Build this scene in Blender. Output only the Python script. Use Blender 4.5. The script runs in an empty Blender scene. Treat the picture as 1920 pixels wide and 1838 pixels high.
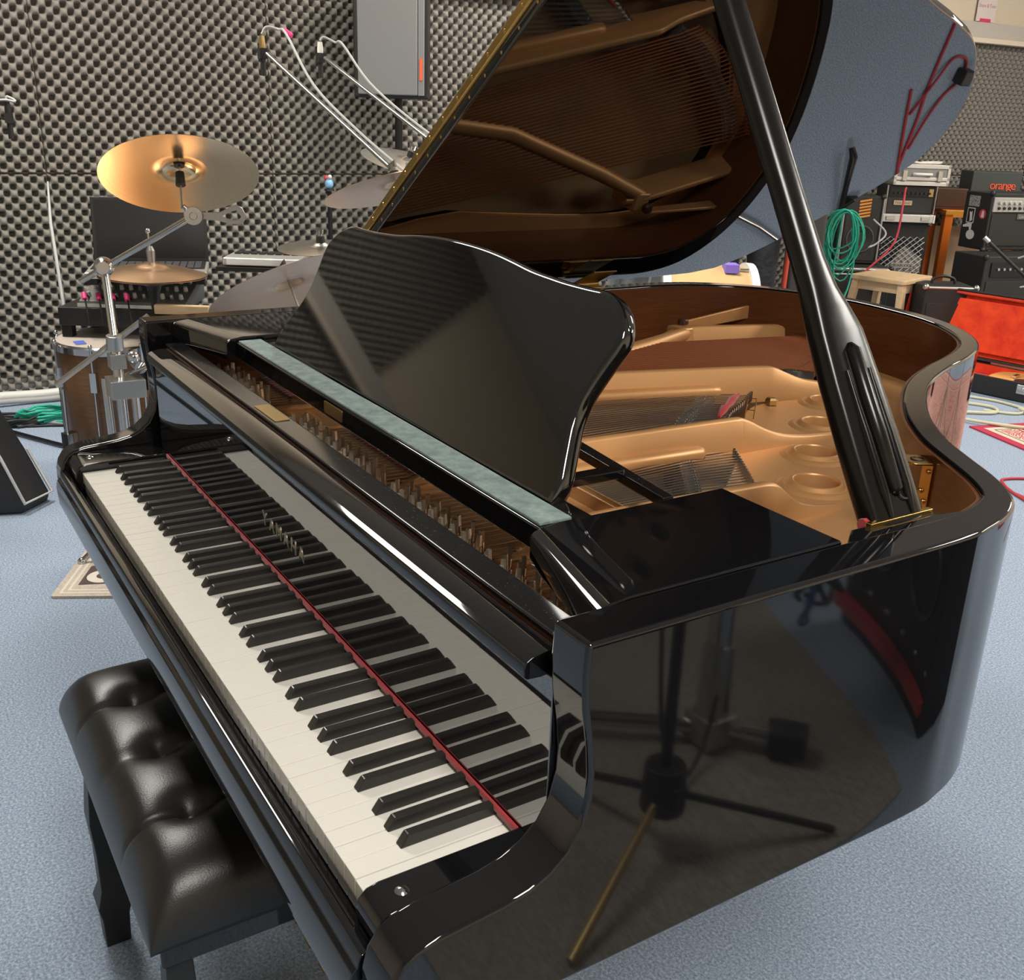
import bpy, bmesh, math, random
from mathutils import Vector, Matrix
random.seed(7)
PI = math.pi
sc = bpy.context.scene
col = sc.collection
V = Vector

# ------------------------------------------------------------------ camera, world, lights
FW = V((-0.791789, 0.505384, -0.343012)); RT = V((0.527757, 0.848780, 0.032325)); UP = V((-0.307478, 0.155432, 0.938775))
cd = bpy.data.cameras.new('camera'); cam = bpy.data.objects.new('camera', cd); col.objects.link(cam)
cd.sensor_width = 36.0; cd.lens = 36.0 * 1930.78 / 1920.0; cd.clip_start = 0.02; cd.clip_end = 60
M = Matrix((RT, UP, -FW)).transposed().to_4x4(); M.translation = V((1.26229, -0.283427, 1.362416))
cam.matrix_world = M
sc.camera = cam
w = bpy.data.worlds.new('world'); sc.world = w; w.use_nodes = True
w.node_tree.nodes['Background'].inputs[0].default_value = (1.0, 0.96, 0.9, 1); w.node_tree.nodes['Background'].inputs[1].default_value = 0.05
sc.view_settings.view_transform = 'Standard'; sc.view_settings.look = 'None'; sc.view_settings.gamma = 1; sc.view_settings.use_curve_mapping = False
sc.view_settings.exposure = 1.0
CEIL = 3.0
LAMP = 18.0
LAMP_SPOTS = [(-2.6, -.1), (-2.6, 2.6), (2.1, -.1), (1.6, 3.9), (-1.4, 6.6), (1.6, 6.6)]

# ------------------------------------------------------------------ materials
def nmat(name, base=(.5,.5,.5), rough=.5, metal=0.0, ior=1.5, coat=0.0, sheen=0.0, emit=None, es=0.0):
    m = bpy.data.materials.new(name); m.use_nodes = True
    p = m.node_tree.nodes['Principled BSDF']
    p.inputs['Base Color'].default_value = (*base, 1); p.inputs['Roughness'].default_value = rough
    p.inputs['Metallic'].default_value = metal; p.inputs['IOR'].default_value = ior
    p.inputs['Coat Weight'].default_value = coat; p.inputs['Coat Roughness'].default_value = .03
    p.inputs['Sheen Weight'].default_value = sheen
    if emit: p.inputs['Emission Color'].default_value = (*emit, 1); p.inputs['Emission Strength'].default_value = es
    return m
def nodes(m): return m.node_tree.nodes, m.node_tree.links, m.node_tree.nodes['Principled BSDF']
def tex_noise(m, scale, detail=3, rough=.5, stretch=None, coord='Object'):
    N, L, p = nodes(m)
    tc = N.new('ShaderNodeTexCoord'); t = N.new('ShaderNodeTexNoise')
    t.inputs['Scale'].default_value = scale; t.inputs['Detail'].default_value = detail; t.inputs['Roughness'].default_value = rough
    if stretch:
        mp = N.new('ShaderNodeMapping'); mp.inputs['Scale'].default_value = stretch
        L.new(tc.outputs[coord], mp.inputs['Vector']); L.new(mp.outputs[0], t.inputs['Vector'])
    else: L.new(tc.outputs[coord], t.inputs['Vector'])
    return t.outputs['Fac']
def ramp(m, fac, stops, target='Base Color'):
    N, L, p = nodes(m)
    r = N.new('ShaderNodeValToRGB'); e = r.color_ramp.elements
    while len(e) < len(stops): e.new(.5)
    for i, (pos, c) in enumerate(stops): e[i].position = pos; e[i].color = (*c, 1) if len(c) == 3 else c
    L.new(fac, r.inputs[0])
    if target: L.new(r.outputs[0], p.inputs[target])
    return r.outputs[0]
def bump(m, fac, strength=.3, dist=.002):
    N, L, p = nodes(m)
    b = N.new('ShaderNodeBump'); b.inputs['Strength'].default_value = strength; b.inputs['Distance'].default_value = dist
    L.new(fac, b.inputs['Height']); L.new(b.outputs[0], p.inputs['Normal'])
def dusty(m, lo, hi, scale=900, thr=.73, rlo=.04, rhi=.4):
    """fine dust specks on a polished surface"""
    f = tex_noise(m, scale, 2, .6)
    ramp(m, f, [(thr, lo), (thr + .06, hi)])
    ramp(m, f, [(thr, (rlo,)*3), (thr + .06, (rhi,)*3)], 'Roughness')
    return m
LACQ = dusty(nmat('black_lacquer', (.006,.006,.007), .04, ior=1.65), (.005,.005,.006), (.05,.05,.05), 700, .76)
LACQ_LID = nmat('lid_lacquer', (.006,.005,.004), .015, ior=1.85)
LACQ_FALL = nmat('fallboard_lacquer', (.005,.005,.006), .02, ior=3.0)
LACQ_DESK = dusty(nmat('desk_lacquer', (.006,.006,.006), .03, ior=1.9), (.005,.005,.005), (.16,.15,.14), 420, .755)
LACQ_DUST = dusty(nmat('dusty_lacquer', (.01,.01,.011), .12), (.008,.0085,.009), (.06,.062,.065), 260, .66, .12, .4)
LACQ_SATIN = nmat('satin_lacquer', (.006,.0055,.005), .22, ior=1.40)
BLACKP = nmat('black_plastic', (.012,.012,.012), .45)
BLACKM = nmat('black_metal', (.015,.015,.016), .35, .3)
BLACKKEY = nmat('ebony_key', (.022,.020,.018), .30)
def veneer(name, a, b, rough=.35):
    m = nmat(name, a, rough)
    f = tex_noise(m, 14, 5, .6, (1.2, 1.2, 26))
    ramp(m, f, [(.3, a), (.7, b)]); return m
VENEER = veneer('brown_veneer', (.095,.030,.010), (.17,.056,.018), .3)
def solid(name, c, rough=.6, **k): return nmat(name, c, rough, **k)
PLATE = nmat('bronze_plate', (.70,.37,.15), .40, .4)
bump(PLATE, tex_noise(PLATE, 500, 2), .08, .001)
SOUND = nmat('spruce', (.62,.42,.2), .45); ramp(SOUND, tex_noise(SOUND, 30, 4, .6, (1, .08, 1)), [(.3, (.66,.43,.20)), (.7, (.82,.58,.32))])
IVORY = nmat('white_key_top', (.76,.735,.67), .24)
RED = nmat('red_felt', (.42,.012,.02), .95, sheen=.3)
GREEN = nmat('green_felt', (.13,.19,.18), .95, sheen=.2); ramp(GREEN, tex_noise(GREEN, 60, 5, .7), [(.32, (.10,.155,.15)), (.7, (.25,.33,.31))])
BRASS = nmat('brass', (.62,.40,.12), .22, 1.0); 
BRASSD = nmat('brass_dull', (.50,.36,.15), .35, 1.0)
CHROME = nmat('chrome', (.62,.62,.62), .14, 1.0)
STEEL = nmat('steel', (.55,.54,.52), .3, 1.0)
PIN = nmat('pin_steel', (.55,.49,.41), .35, .75)
COPPER = nmat('copper_string', (.55,.20,.09), .4, .8)
def cym(name, a, b, rough=.25):
    m = nmat(name, a, rough, 1.0)
    N, L, p = nodes(m); tc = N.new('ShaderNodeTexCoord'); ln = N.new('ShaderNodeVectorMath'); ln.operation = 'LENGTH'
    L.new(tc.outputs['Object'], ln.inputs[0]); cb = N.new('ShaderNodeCombineXYZ'); L.new(ln.outputs['Value'], cb.inputs[0])
    n = N.new('ShaderNodeTexNoise'); n.inputs['Scale'].default_value = 320; n.inputs['Detail'].default_value = 3
    L.new(cb.outputs[0], n.inputs['Vector']); ramp(m, n.outputs['Fac'], [(.35, a), (.65, b)]); bump(m, n.outputs['Fac'], .12, .0006)
    return m
GOLD = cym('gold_cymbal', (.84,.58,.32), (.95,.72,.44), .19)
BRONZE = cym('bronze_cymbal', (.56,.36,.22), (.66,.44,.28), .32)
PALE = cym('pale_cymbal', (.60,.56,.50), (.74,.70,.64), .25)
LEATHER = nmat('black_leather', (.014,.0135,.013), .36)
bump(LEATHER, tex_noise(LEATHER, 420, 3, .6), .22, .0012)
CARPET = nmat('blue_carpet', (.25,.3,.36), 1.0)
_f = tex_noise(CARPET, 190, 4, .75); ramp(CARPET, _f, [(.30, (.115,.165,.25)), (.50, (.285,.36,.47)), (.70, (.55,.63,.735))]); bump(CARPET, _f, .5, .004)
CREAM = nmat('cream_wall', (.72,.62,.48), .8); bump(CREAM, tex_noise(CREAM, 90, 3), .1, .002)
CEILM = nmat('ceiling_white', (.55,.53,.49), .9); bump(CEILM, tex_noise(CEILM, 60, 3), .1, .003)
FOAM = nmat('grey_foam', (.25,.23,.20), 1.0); bump(FOAM, tex_noise(FOAM, 600, 2), .15, .001)
GREYGRILLE = nmat('grey_grille', (.20,.20,.195), .7); bump(GREYGRILLE, tex_noise(GREYGRILLE, 500, 2), .4, .001)
TOLEX = nmat('black_tolex', (.016,.015,.014), .6); bump(TOLEX, tex_noise(TOLEX, 350, 3), .4, .001)
GRILLE = nmat('dark_grille', (.022,.02,.017), .75); bump(GRILLE, tex_noise(GRILLE, 260, 2, .5, (1,1,3)), .6, .002)
ALU = nmat('aluminium', (.72,.70,.66), .35, .8)
WOOD = nmat('pale_wood', (.66,.47,.27), .5); ramp(WOOD, tex_noise(WOOD, 20, 4, .6, (1, 1, 9)), [(.3, (.62,.42,.22)), (.7, (.74,.55,.34))])
DKWOOD = veneer('dark_wood', (.055,.024,.014), (.10,.045,.026), .4)
DRUMWOOD = veneer('drum_wood', (.11,.056,.026), (.17,.09,.045), .35)
TANWOOD = nmat('tan_wood', (.58,.40,.19), .35)
ORANGE = nmat('orange_paint', (.85,.20,.02), .4)
PLUSH = nmat('orange_plush', (.80,.045,.008), .95, sheen=.25); ramp(PLUSH, tex_noise(PLUSH, 12, 4, .6), [(.3, (.62,.025,.006)), (.7, (.90,.075,.012))])
WHITE = nmat('white_plastic', (.75,.74,.7), .4)
HEAD = nmat('drum_head', (.50,.44,.38), .5)
GREENC = nmat('green_cable', (.02,.42,.28), .4)
REDC = nmat('red_cable', (.45,.03,.05), .5)
GREYC = nmat('grey_cable', (.38,.38,.37), .5)
CREAMC = nmat('cream_cable', (.62,.60,.42), .5)
BLUEC = nmat('blue_cable', (.03,.10,.32), .4)
JEAN = nmat('dark_denim', (.020,.021,.025), .9); bump(JEAN, tex_noise(JEAN, 14, 3), .9, .03)
SHIRT = nmat('black_shirt', (.012,.012,.013), .9)
SKIN = nmat('skin', (.55,.33,.23), .5); HAIR = nmat('brown_hair', (.035,.02,.012), .6)
PINK = nmat('pink_tape', (.75,.04,.2), .5); BLUET = nmat('blue_tape', (.10,.14,.55), .6); PURPLE = nmat('purple_tape', (.24,.16,.62), .6)
PAPER = nmat('paper', (.75,.66,.62), .8)
CLOTH = nmat('grey_cloth', (.30,.30,.29), .95); bump(CLOTH, tex_noise(CLOTH, 18, 4), .8, .02)
GREYMAT = nmat('grey_mat', (.17,.165,.15), .95); _f = tex_noise(GREYMAT, 60, 5, .7, (1, 3, 1)); ramp(GREYMAT, _f, [(.3, (.20,.185,.16)), (.7, (.42,.39,.34))]); bump(GREYMAT, _f, .4, .004)
MATBEIGE = nmat('mat_beige', (.50,.43,.36), .95); ramp(MATBEIGE, tex_noise(MATBEIGE, 160, 3), [(.3, (.42,.36,.30)), (.7, (.58,.51,.43))])
MATBROWN = nmat('mat_brown', (.085,.06,.055), .95)

# ------------------------------------------------------------------ mesh helpers
class B:
    def __init__(s): s.v = []; s.f = []; s.m = []
    def add(s, vs, fs, mi=0):
        o = len(s.v); s.v += [tuple(x) for x in vs]; s.f += [tuple(i + o for i in f) for f in fs]; s.m += [mi] * len(fs); return s
    def hexa(s, p, mi=0):   # 8 points: bottom 4 ccw, top 4 ccw
        return s.add(p, [(3,2,1,0),(4,5,6,7),(0,1,5,4),(1,2,6,5),(2,3,7,6),(3,0,4,7)], mi)
    def box(s, x0, x1, y0, y1, z0, z1, mi=0):
        return s.hexa([(x0,y0,z0),(x1,y0,z0),(x1,y1,z0),(x0,y1,z0),(x0,y0,z1),(x1,y0,z1),(x1,y1,z1),(x0,y1,z1)], mi)
    def cone(s, p0, p1, r0, r1=None, n=12, mi=0, caps=True):
        r1 = r0 if r1 is None else r1
        p0 = V(p0); p1 = V(p1); d = (p1 - p0).normalized(); a = d.orthogonal().normalized(); b = d.cross(a)
        vs = []
        for p, r in ((p0, r0), (p1, r1)):
            for i in range(n):
                t = 2 * PI * i / n; vs.append(p + a * (r * math.cos(t)) + b * (r * math.sin(t)))
        fs = [(i, (i+1) % n, n + (i+1) % n, n + i) for i in range(n)]
        if caps: fs += [tuple(range(n-1, -1, -1)), tuple(range(n, 2*n))]
        return s.add(vs, fs, mi)
    def tube(s, pts, r, n=8, mi=0, closed=False):
        pts = [V(p) for p in pts]; k = len(pts); vs = []; fs = []
        a = None
        for i, p in enumerate(pts):
            q0 = pts[i-1] if (i > 0 or closed) else p; q1 = pts[(i+1) % k] if (i < k-1 or closed) else p
            d = (q1 - q0).normalized()
            if a is None: a = d.orthogonal().normalized()
            a = (a - d * a.dot(d)); a = a.normalized() if a.length > 1e-6 else d.orthogonal().normalized()
            b = d.cross(a); rr = r[i] if isinstance(r, (list, tuple)) else r
            for j in range(n):
                t = 2 * PI * j / n; vs.append(p + a * (rr * math.cos(t)) + b * (rr * math.sin(t)))
        for i in range(k if closed else k-1):
            for j in range(n):
                i2 = (i+1) % k; fs.append((i*n+j, i*n+(j+1) % n, i2*n+(j+1) % n, i2*n+j))
        if not closed: fs += [tuple(range(n-1, -1, -1)), tuple(range((k-1)*n, k*n))]
        return s.add(vs, fs, mi)
    def lathe(s, prof, n=48, mi=0, close=False):   # profile (r, z) around local z
        vs = []; fs = []
        for r, z in prof:
            for i in range(n):
                t = 2*PI*i/n; vs.append((r*math.cos(t), r*math.sin(t), z))
        k = len(prof)
        for a in range(k - 1 + (1 if close else 0)):
            b = (a+1) % k
            for i in range(n): fs.append((a*n+i, a*n+(i+1) % n, b*n+(i+1) % n, b*n+i))
        return s.add(vs, fs, mi)
    def ball(s, c, r, n=12, m=8, mi=0, sc=(1,1,1)):
        vs = [(c[0], c[1], c[2]-r*sc[2])]; fs = []
        for j in range(1, m):
            ph = -PI/2 + PI*j/m
            for i in range(n):
                t = 2*PI*i/n; vs.append((c[0]+r*sc[0]*math.cos(ph)*math.cos(t), c[1]+r*sc[1]*math.cos(ph)*math.sin(t), c[2]+r*sc[2]*math.sin(ph)))
        vs.append((c[0], c[1], c[2]+r*sc[2]))
        for i in range(n):
            fs.append((0, 1+(i+1) % n, 1+i)); fs.append((len(vs)-1, 1+(m-2)*n+i, 1+(m-2)*n+(i+1) % n))
            for j in range(m-2): fs.append((1+j*n+i, 1+j*n+(i+1) % n, 1+(j+1)*n+(i+1) % n, 1+(j+1)*n+i))
        return s.add(vs, fs, mi)
    def torus(s, c, R, r, axis=(0,0,1), n=28, k=8, mi=0):
        c = V(c); z = V(axis).normalized(); a = z.orthogonal().normalized(); b = z.cross(a)
        return s.tube([c + a*(R*math.cos(2*PI*i/n)) + b*(R*math.sin(2*PI*i/n)) for i in range(n)], r, k, mi, True)
    def prism(s, poly, fn0, fn1, mi=0):   # poly of (a, b); fn0/fn1 map (a,b) to the two faces
        n = len(poly); vs = [fn0(*p) for p in poly] + [fn1(*p) for p in poly]
        fs = [tuple(range(n-1, -1, -1)), tuple(range(n, 2*n))] + [(i, (i+1) % n, n+(i+1) % n, n+i) for i in range(n)]
        return s.add(vs, fs, mi)
    def xf(s, Mx): s.v = [tuple(Mx @ V(p)) for p in s.v]; return s
    def mesh(s, name):
        me = bpy.data.meshes.new(name); me.from_pydata(s.v, [], s.f); me.update(); return me
    def build(s, name, mat, parent=None, smooth=None, bevel=0, seg=2, loc=None, fix=True):
        me = s.mesh(name)
        for m in (mat if isinstance(mat, (list, tuple)) else [mat]): me.materials.append(m)
        if any(s.m): me.polygons.foreach_set('material_index', s.m)
        if fix:
            bm = bmesh.new(); bm.from_mesh(me); bmesh.ops.recalc_face_normals(bm, faces=bm.faces); bm.to_mesh(me); bm.free()
        return obj(name, me, parent, smooth, bevel, seg, loc)
def obj(name, me, parent=None, smooth=None, bevel=0, seg=2, loc=None):
    o = bpy.data.objects.new(name, me); col.objects.link(o)
    if loc is not None: o.location = loc
    if parent: o.parent = parent
    if smooth is not None:
        me.polygons.foreach_set('use_smooth', [True]*len(me.polygons))
        if smooth < 180: me.set_sharp_from_angle(angle=math.radians(smooth))
    if bevel:
        b = o.modifiers.new('bevel', 'BEVEL'); b.width = bevel; b.segments = seg; b.limit_method = 'ANGLE'; b.angle_limit = math.radians(35); b.harden_normals = True
        me.polygons.foreach_set('use_smooth', [True]*len(me.polygons)); me.set_sharp_from_angle(angle=math.radians(60 if smooth is None else smooth))
    return o
def tag(o, label=None, cat=None, group=None, kind=None):
    if label: o['label'] = label
    if cat: o['category'] = cat
    if group: o['group'] = group
    if kind: o['kind'] = kind
    return o
def thing(name, label, cat, loc=(0,0,0), rz=0, group=None):
    o = bpy.data.objects.new(name, None); col.objects.link(o); o.location = loc; o.rotation_euler = (0,0,rz); o.empty_display_size = .05
    return tag(o, label, cat, group)
def frame(o, z, xh=(1,0,0)):
    z = V(z).normalized(); x = V(xh); x = (x - z*x.dot(z)).normalized(); y = z.cross(x)
    m = Matrix((x, y, z)).transposed().to_4x4(); m.translation = V(o); return m
def fill(name, loops, th, mat, parent=None, mx=None, bevel=0, smooth=50):
    cu = bpy.data.curves.new(name, 'CURVE'); cu.dimensions = '2D'; cu.fill_mode = 'BOTH'; cu.extrude = max(th/2 - bevel, 1e-5); cu.bevel_depth = bevel; cu.bevel_resolution = 2
    for lp in loops:
        sp = cu.splines.new('POLY'); sp.points.add(len(lp)-1); sp.use_cyclic_u = True
        for i, (a, b) in enumerate(lp): sp.points[i].co = (a, b, 0, 1)
    t = bpy.data.objects.new('tmp', cu); me = bpy.data.meshes.new_from_object(t); bpy.data.objects.remove(t); bpy.data.curves.remove(cu)
    flat = [abs(p.normal.z) > .9995 for p in me.polygons]
    if mx is not None: me.transform(mx)
    me.name = name; me.materials.clear(); me.materials.append(mat)
    o = obj(name, me, parent, smooth)
    for p, f in zip(me.polygons, flat):
        if f: p.use_smooth = False
    return o
def text(name, s, size, ext, mat, parent, mx, align='CENTER', spacing=1.0, shear=0):
    cu = bpy.data.curves.new(name, 'FONT'); cu.body = s; cu.size = size; cu.extrude = ext; cu.align_x = align; cu.align_y = 'CENTER'; cu.space_character = spacing; cu.shear = shear; cu.resolution_u = 3
    t = bpy.data.objects.new('tmp', cu); me = bpy.data.meshes.new_from_object(t); bpy.data.objects.remove(t); bpy.data.curves.remove(cu)
    me.transform(mx); me.name = name; me.materials.clear(); me.materials.append(mat)
    return obj(name, me, parent)
def crom(pts, k=6, closed=False):
    pts = [V(p) for p in pts]; n = len(pts); out = []
    for i in range(n if closed else n-1):
        p0 = pts[i-1] if (i > 0 or closed) else pts[0]*2 - pts[1]; p1 = pts[i]; p2 = pts[(i+1) % n]
        p3 = pts[(i+2) % n] if (i+2 < n or closed) else pts[-1]*2 - pts[-2]
        for j in range(k):
            t = j/k; out.append(.5*((2*p1) + (p2-p0)*t + (2*p0-5*p1+4*p2-p3)*t*t + (3*p1-p0-3*p2+p3)*t**3))
    if not closed: out.append(pts[-1])
    return out
def circ(cx, cy, r, n=28): return [(cx+r*math.cos(2*PI*i/n), cy+r*math.sin(2*PI*i/n)) for i in range(n)]
def rrect(x0, x1, y0, y1, r, n=5):
    o = []
    for cx, cy, a in ((x1-r, y1-r, 0), (x0+r, y1-r, 90), (x0+r, y0+r, 180), (x1-r, y0+r, 270)):
        for i in range(n+1): t = math.radians(a + 90*i/n); o.append((cx + r*math.cos(t), cy + r*math.sin(t)))
    return o

# ------------------------------------------------------------------ room shell
WX = lambda y: -4.2 + .035*(y - .4)
WD = V((.035, 1, 0)).normalized(); WN = V((WD.y, -WD.x, 0))
WA = V((WX(-3.6), -3.6, 0)); YC = 7.80; WC = V((WX(YC), YC, 0))
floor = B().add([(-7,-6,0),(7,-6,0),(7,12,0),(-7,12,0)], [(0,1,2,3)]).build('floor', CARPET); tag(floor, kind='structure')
ceil = B().box(-7,7,-6,12,CEIL,CEIL+.1).build('ceiling', CEILM); tag(ceil, kind='structure')
def wallslab(name, a, b, z0, z1, th, mat, n):
    a = V(a); b = V(b); n = V(n)*th
    o = B().hexa([(*p, z0) for p in ((a-n).xy, (b-n).xy, b.xy, a.xy)] + [(*p, z1) for p in ((a-n).xy, (b-n).xy, b.xy, a.xy)]).build(name, mat); return tag(o, kind='structure')
E1 = V((WN.x, WN.y, 0))
WE = WC + E1*8.2; WB = WA + E1*8.2
w_left = wallslab('wall_left', WA, WC, 0, CEIL, .1, CREAM, WN)
w_back = wallslab('wall_back', WC, WE, 0, CEIL, .1, CREAM, -WD)
w_right = wallslab('wall_right', WE, WB, 0, CEIL, .1, CREAM, -WN)
w_front = wallslab('wall_front', WB, WA, 0, CEIL, .1, CREAM, WD)
def slab(name, o, d, n, t0, t1, z0, z1, depth, mat, bevel=.003):
    p = [o + d*t0, o + d*t1]; q = [x + n*depth for x in p]
    ob = B().hexa([(*x.xy, z0) for x in (p[0], p[1], q[1], q[0])] + [(*x.xy, z1) for x in (p[0], p[1], q[1], q[0])]).build(name, mat, None, None, bevel); return tag(ob, kind='structure')
L_LEN = (WC-WA).length
slab('trim_1', WA, WD, WN, 0, L_LEN, 1.992, 2.095, .10, nmat('sill', (.52,.47,.42), .6))
slab('trim_2', WA, WD, WN, 0, L_LEN, 1.957, 1.9915, .12, CREAM)
slab('baseboard_left', WA, WD, WN, 0, L_LEN, 0, .07, .03, nmat('skirt', (.4,.38,.34), .6))
# foam panels: one shared egg-crate mesh
PW, PH = 1.078, 1.03
def foam_mesh():
    P = PW/18; nx, nz = 198, 187; vs = []; fs = []
    for j in range(nz+1):
        for i in range(nx+1):
            x = PW*i/nx; z = PH*j/nz; e = min(x, PW-x, z, PH-z)
            c_ = math.cos(2*PI*x/P)*math.cos(2*PI*z/(PH/17)); q_ = min(1, max(0, (c_+.70)/.95)); h = .004 + .050*q_*q_*(3-2*q_) + .010*max(0, c_)
            if e < .004: h *= .35
            vs.append((x+.002 if i == 0 else x-.002 if i == nx else x, h, z+.002 if j == 0 else z-.002 if j == nz else z))
    W = nx+1
    for j in range(nz):
        for i in range(nx): fs.append((j*W+i, (j+1)*W+i, (j+1)*W+i+1, j*W+i+1))
    me = bpy.data.meshes.new('foam_panel'); me.from_pydata(vs, [], fs); me.materials.append(FOAM)
    me.polygons.foreach_set('use_smooth', [True]*len(fs)); me.update(); return me
FM = foam_mesh()
def foam(wall, o, d, n, t, z):
    ob = bpy.data.objects.new('foam_panel', FM); col.objects.link(ob); ob.parent = wall
    m = Matrix((d, n, V((0,0,1)))).transposed().to_4x4(); m.translation = o + d*t + V((0,0,z)); ob.matrix_world = m
T0 = (V((WX(.535), .535, 0)) - WA).length
k0 = -3
for k in range(k0, 8):
    t = T0 + k*PW
    if t + .3 > L_LEN: continue
    for z in (.0, 1.031): foam(w_left, WA, WD, WN, t, z)
for k in (-2,): foam(w_left, WA, WD, WN, T0 + k*PW, 2.10)
for k in range(2):
    for z in (.0, 1.031): foam(w_back, WC, E1, -WD, .05 + k*PW, z)

# ------------------------------------------------------------------ ceiling lamps
LM = nmat('lamp_diffuser', (.9,.9,.9), .5, emit=(1, .955, .88), es=LAMP)
def lamp(x, y, i):
    t = thing('ceiling_light', 'flat white ceiling panel light', 'lamp', (x, y, CEIL-.03), 0, 'panel lights on the ceiling')
    hx, hy = .6, .3
    f = B()
    for a in ((-hx-.02, hx+.02, -hy-.02, -hy), (-hx-.02, hx+.02, hy, hy+.02), (-hx-.02, -hx, -hy, hy), (hx, hx+.02, -hy, hy)): f.box(*a, -.012, .029)
    f.build('frame', WHITE, t)
    B().add([(-hx,-hy,-.005),(hx,-hy,-.005),(hx,hy,-.005),(-hx,hy,-.005)], [(3,2,1,0)]).build('diffuser', LM, t, fix=False)
for i, (x, y) in enumerate(LAMP_SPOTS): lamp(x, y, i)

# ================================================================== GRAND PIANO
piano = thing('grand_piano', 'glossy black baby grand piano with raised lid and open keyboard', 'piano')
ZR = .982; ZB = .65
right = [(.705,.183),(.705,.40),(.705,.60),(.697,.665),(.681,.72),(.655,.765),(.607,.807),(.54,.85),(.492,.881),(.454,.911),(.407,.954),(.363,1.002),(.317,1.06),(.278,1.116),(.239,1.187),(.202,1.273),(.173,1.354),(.14,1.43),(.101,1.496),(.047,1.556),(-.031,1.615),(-.104,1.65),(-.19,1.673),(-.30,1.688),(-.40,1.686),(-.49,1.665),(-.58,1.62),(-.655,1.555),(-.71,1.47),(-.735,1.37),(-.738,1.25),(-.738,.9),(-.738,.5),(-.738,.183)]
outer = [p.xy for p in crom([(*p, 0) for p in right], 6)]
def offset(path, d):
    o = []; n = len(path)
    for i, p in enumerate(path):
        t = (path[min(i+1, n-1)] - path[max(i-1, 0)]).normalized(); nn = V((-t.y, t.x))
        o.append(p + nn * (d(i/(n-1)) if callable(d) else d))
    return o
def thick(u): return .05 if u < .045 else (.05 - (u-.045)/.1*.015 if u < .145 else .035 if u < .80 else .035 + (u-.80)/.06*.013 if u < .86 else .048)
inner = offset(outer, thick)
inner2 = offset(outer, lambda u: thick(u) + .004)
def strip(pa, pb, z0, z1):
    b = B(); n = len(pa)
    vs = [(*p, z0) for p in pa] + [(*p, z1) for p in pa] + [(*p, z1) for p in pb] + [(*p, z0) for p in pb]
    fs = []
    for i in range(n-1):
        for q in range(4): a = q*n; c = ((q+1) % 4)*n; fs.append((a+i, a+i+1, c+i+1, c+i))
    fs += [(0, n, 2*n, 3*n), (n-1, 4*n-1, 3*n-1, 2*n-1)]
    return b.add(vs, fs)
_i2 = [k for k in range(len(inner2)) if inner2[k].y > .216]
strip([inner[k] for k in _i2], [inner2[k] for k in _i2], .80, ZR-.005).build('inner_rim', VENEER, piano, 45)
IN2 = [tuple(inner2[k]) for k in _i2]
# arms (cheeks)
AP = [(.183,ZB),(.183,ZR),(.147,ZR),(.146,.95),(.148,.92),(.154,.885),(.1565,.86),(.156,.838),(.150,.812),(.138,.791),(.122,.777),(.103,.768),(.08,.763),(.05,.760),(.02,.757),(.0,.752),(-.012,.744),(-.021,.730),(-.026,.712),(-.026,.69),(-.022,.665),(-.015,ZB)]
def rim_mesh():   # bent rim and the two scrolled arms in one piece
    n = len(outer); vs = [(*p, ZB) for p in outer] + [(*p, ZR) for p in outer] + [(*p, ZR) for p in inner] + [(*p, ZB) for p in inner]
    b = B(); fs = []
    for i in range(n-1):
        for q in range(4): a = q*n; c = ((q+1) % 4)*n; fs.append((a+i, a+i+1, c+i+1, c+i))
    b.add(vs, fs)
    for x0, x1 in ((.655,.705), (-.738,-.690)):
        m = len(AP); v2 = [(x0, a, c) for a, c in AP] + [(x1, a, c) for a, c in AP]
        f2 = [tuple(range(m-1,-1,-1)), tuple(range(m,2*m))] + [(i, (i+1) % m, m+(i+1) % m, m+i) for i in range(m) if i != 0]
        b.add(v2, f2)
    o = b.build('rim', LACQ, piano, None)
    bm = bmesh.new(); bm.from_mesh(o.data); bmesh.ops.remove_doubles(bm, verts=bm.verts, dist=.0015); bmesh.ops.recalc_face_normals(bm, faces=bm.faces); bm.to_mesh(o.data); bm.free()
    o.data.polygons.foreach_set('use_smooth', [True]*len(o.data.polygons)); o.data.set_sharp_from_angle(angle=math.radians(40))
    m = o.modifiers.new('bevel', 'BEVEL'); m.width = .005; m.segments = 3; m.limit_method = 'ANGLE'; m.angle_limit = math.radians(40); m.harden_normals = True
rim_mesh()
# key blocks with screw
for x0, x1, sx in ((.6125,.654,.634), (-.689,-.6125,-.652)):
    kb = B().prism([(-.006,.70),(-.012,.725),(-.010,.738),(-.002,.7465),(.01,.749),(.154,.749),(.154,.70)], lambda a, b: (x0, a, b), lambda a, b: (x1, a, b)).build('key_block', LACQ, piano, 40, .003, 2)
    B().lathe([(.0,.003),(.004,.0025),(.0065,.0)], 16).xf(Matrix.Translation((sx,.022,.749))).build('screw', CHROME, kb, 40)
B().box(-.69,.655,-.026,.60,ZB,.695).build('keybed', LACQ, piano, None, .004, 2)
B().prism([(-.034,.655),(-.036,.69),(-.033,.702),(-.028,.706),(-.0265,.712),(-.024,.7175),(-.019,.7185),(-.0135,.717),(-.011,.711),(-.011,.655)], lambda a, b: (-.688, a, b), lambda a, b: (.653, a, b)).build('key_slip', LACQ, piano, 40, .001, 2)
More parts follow.
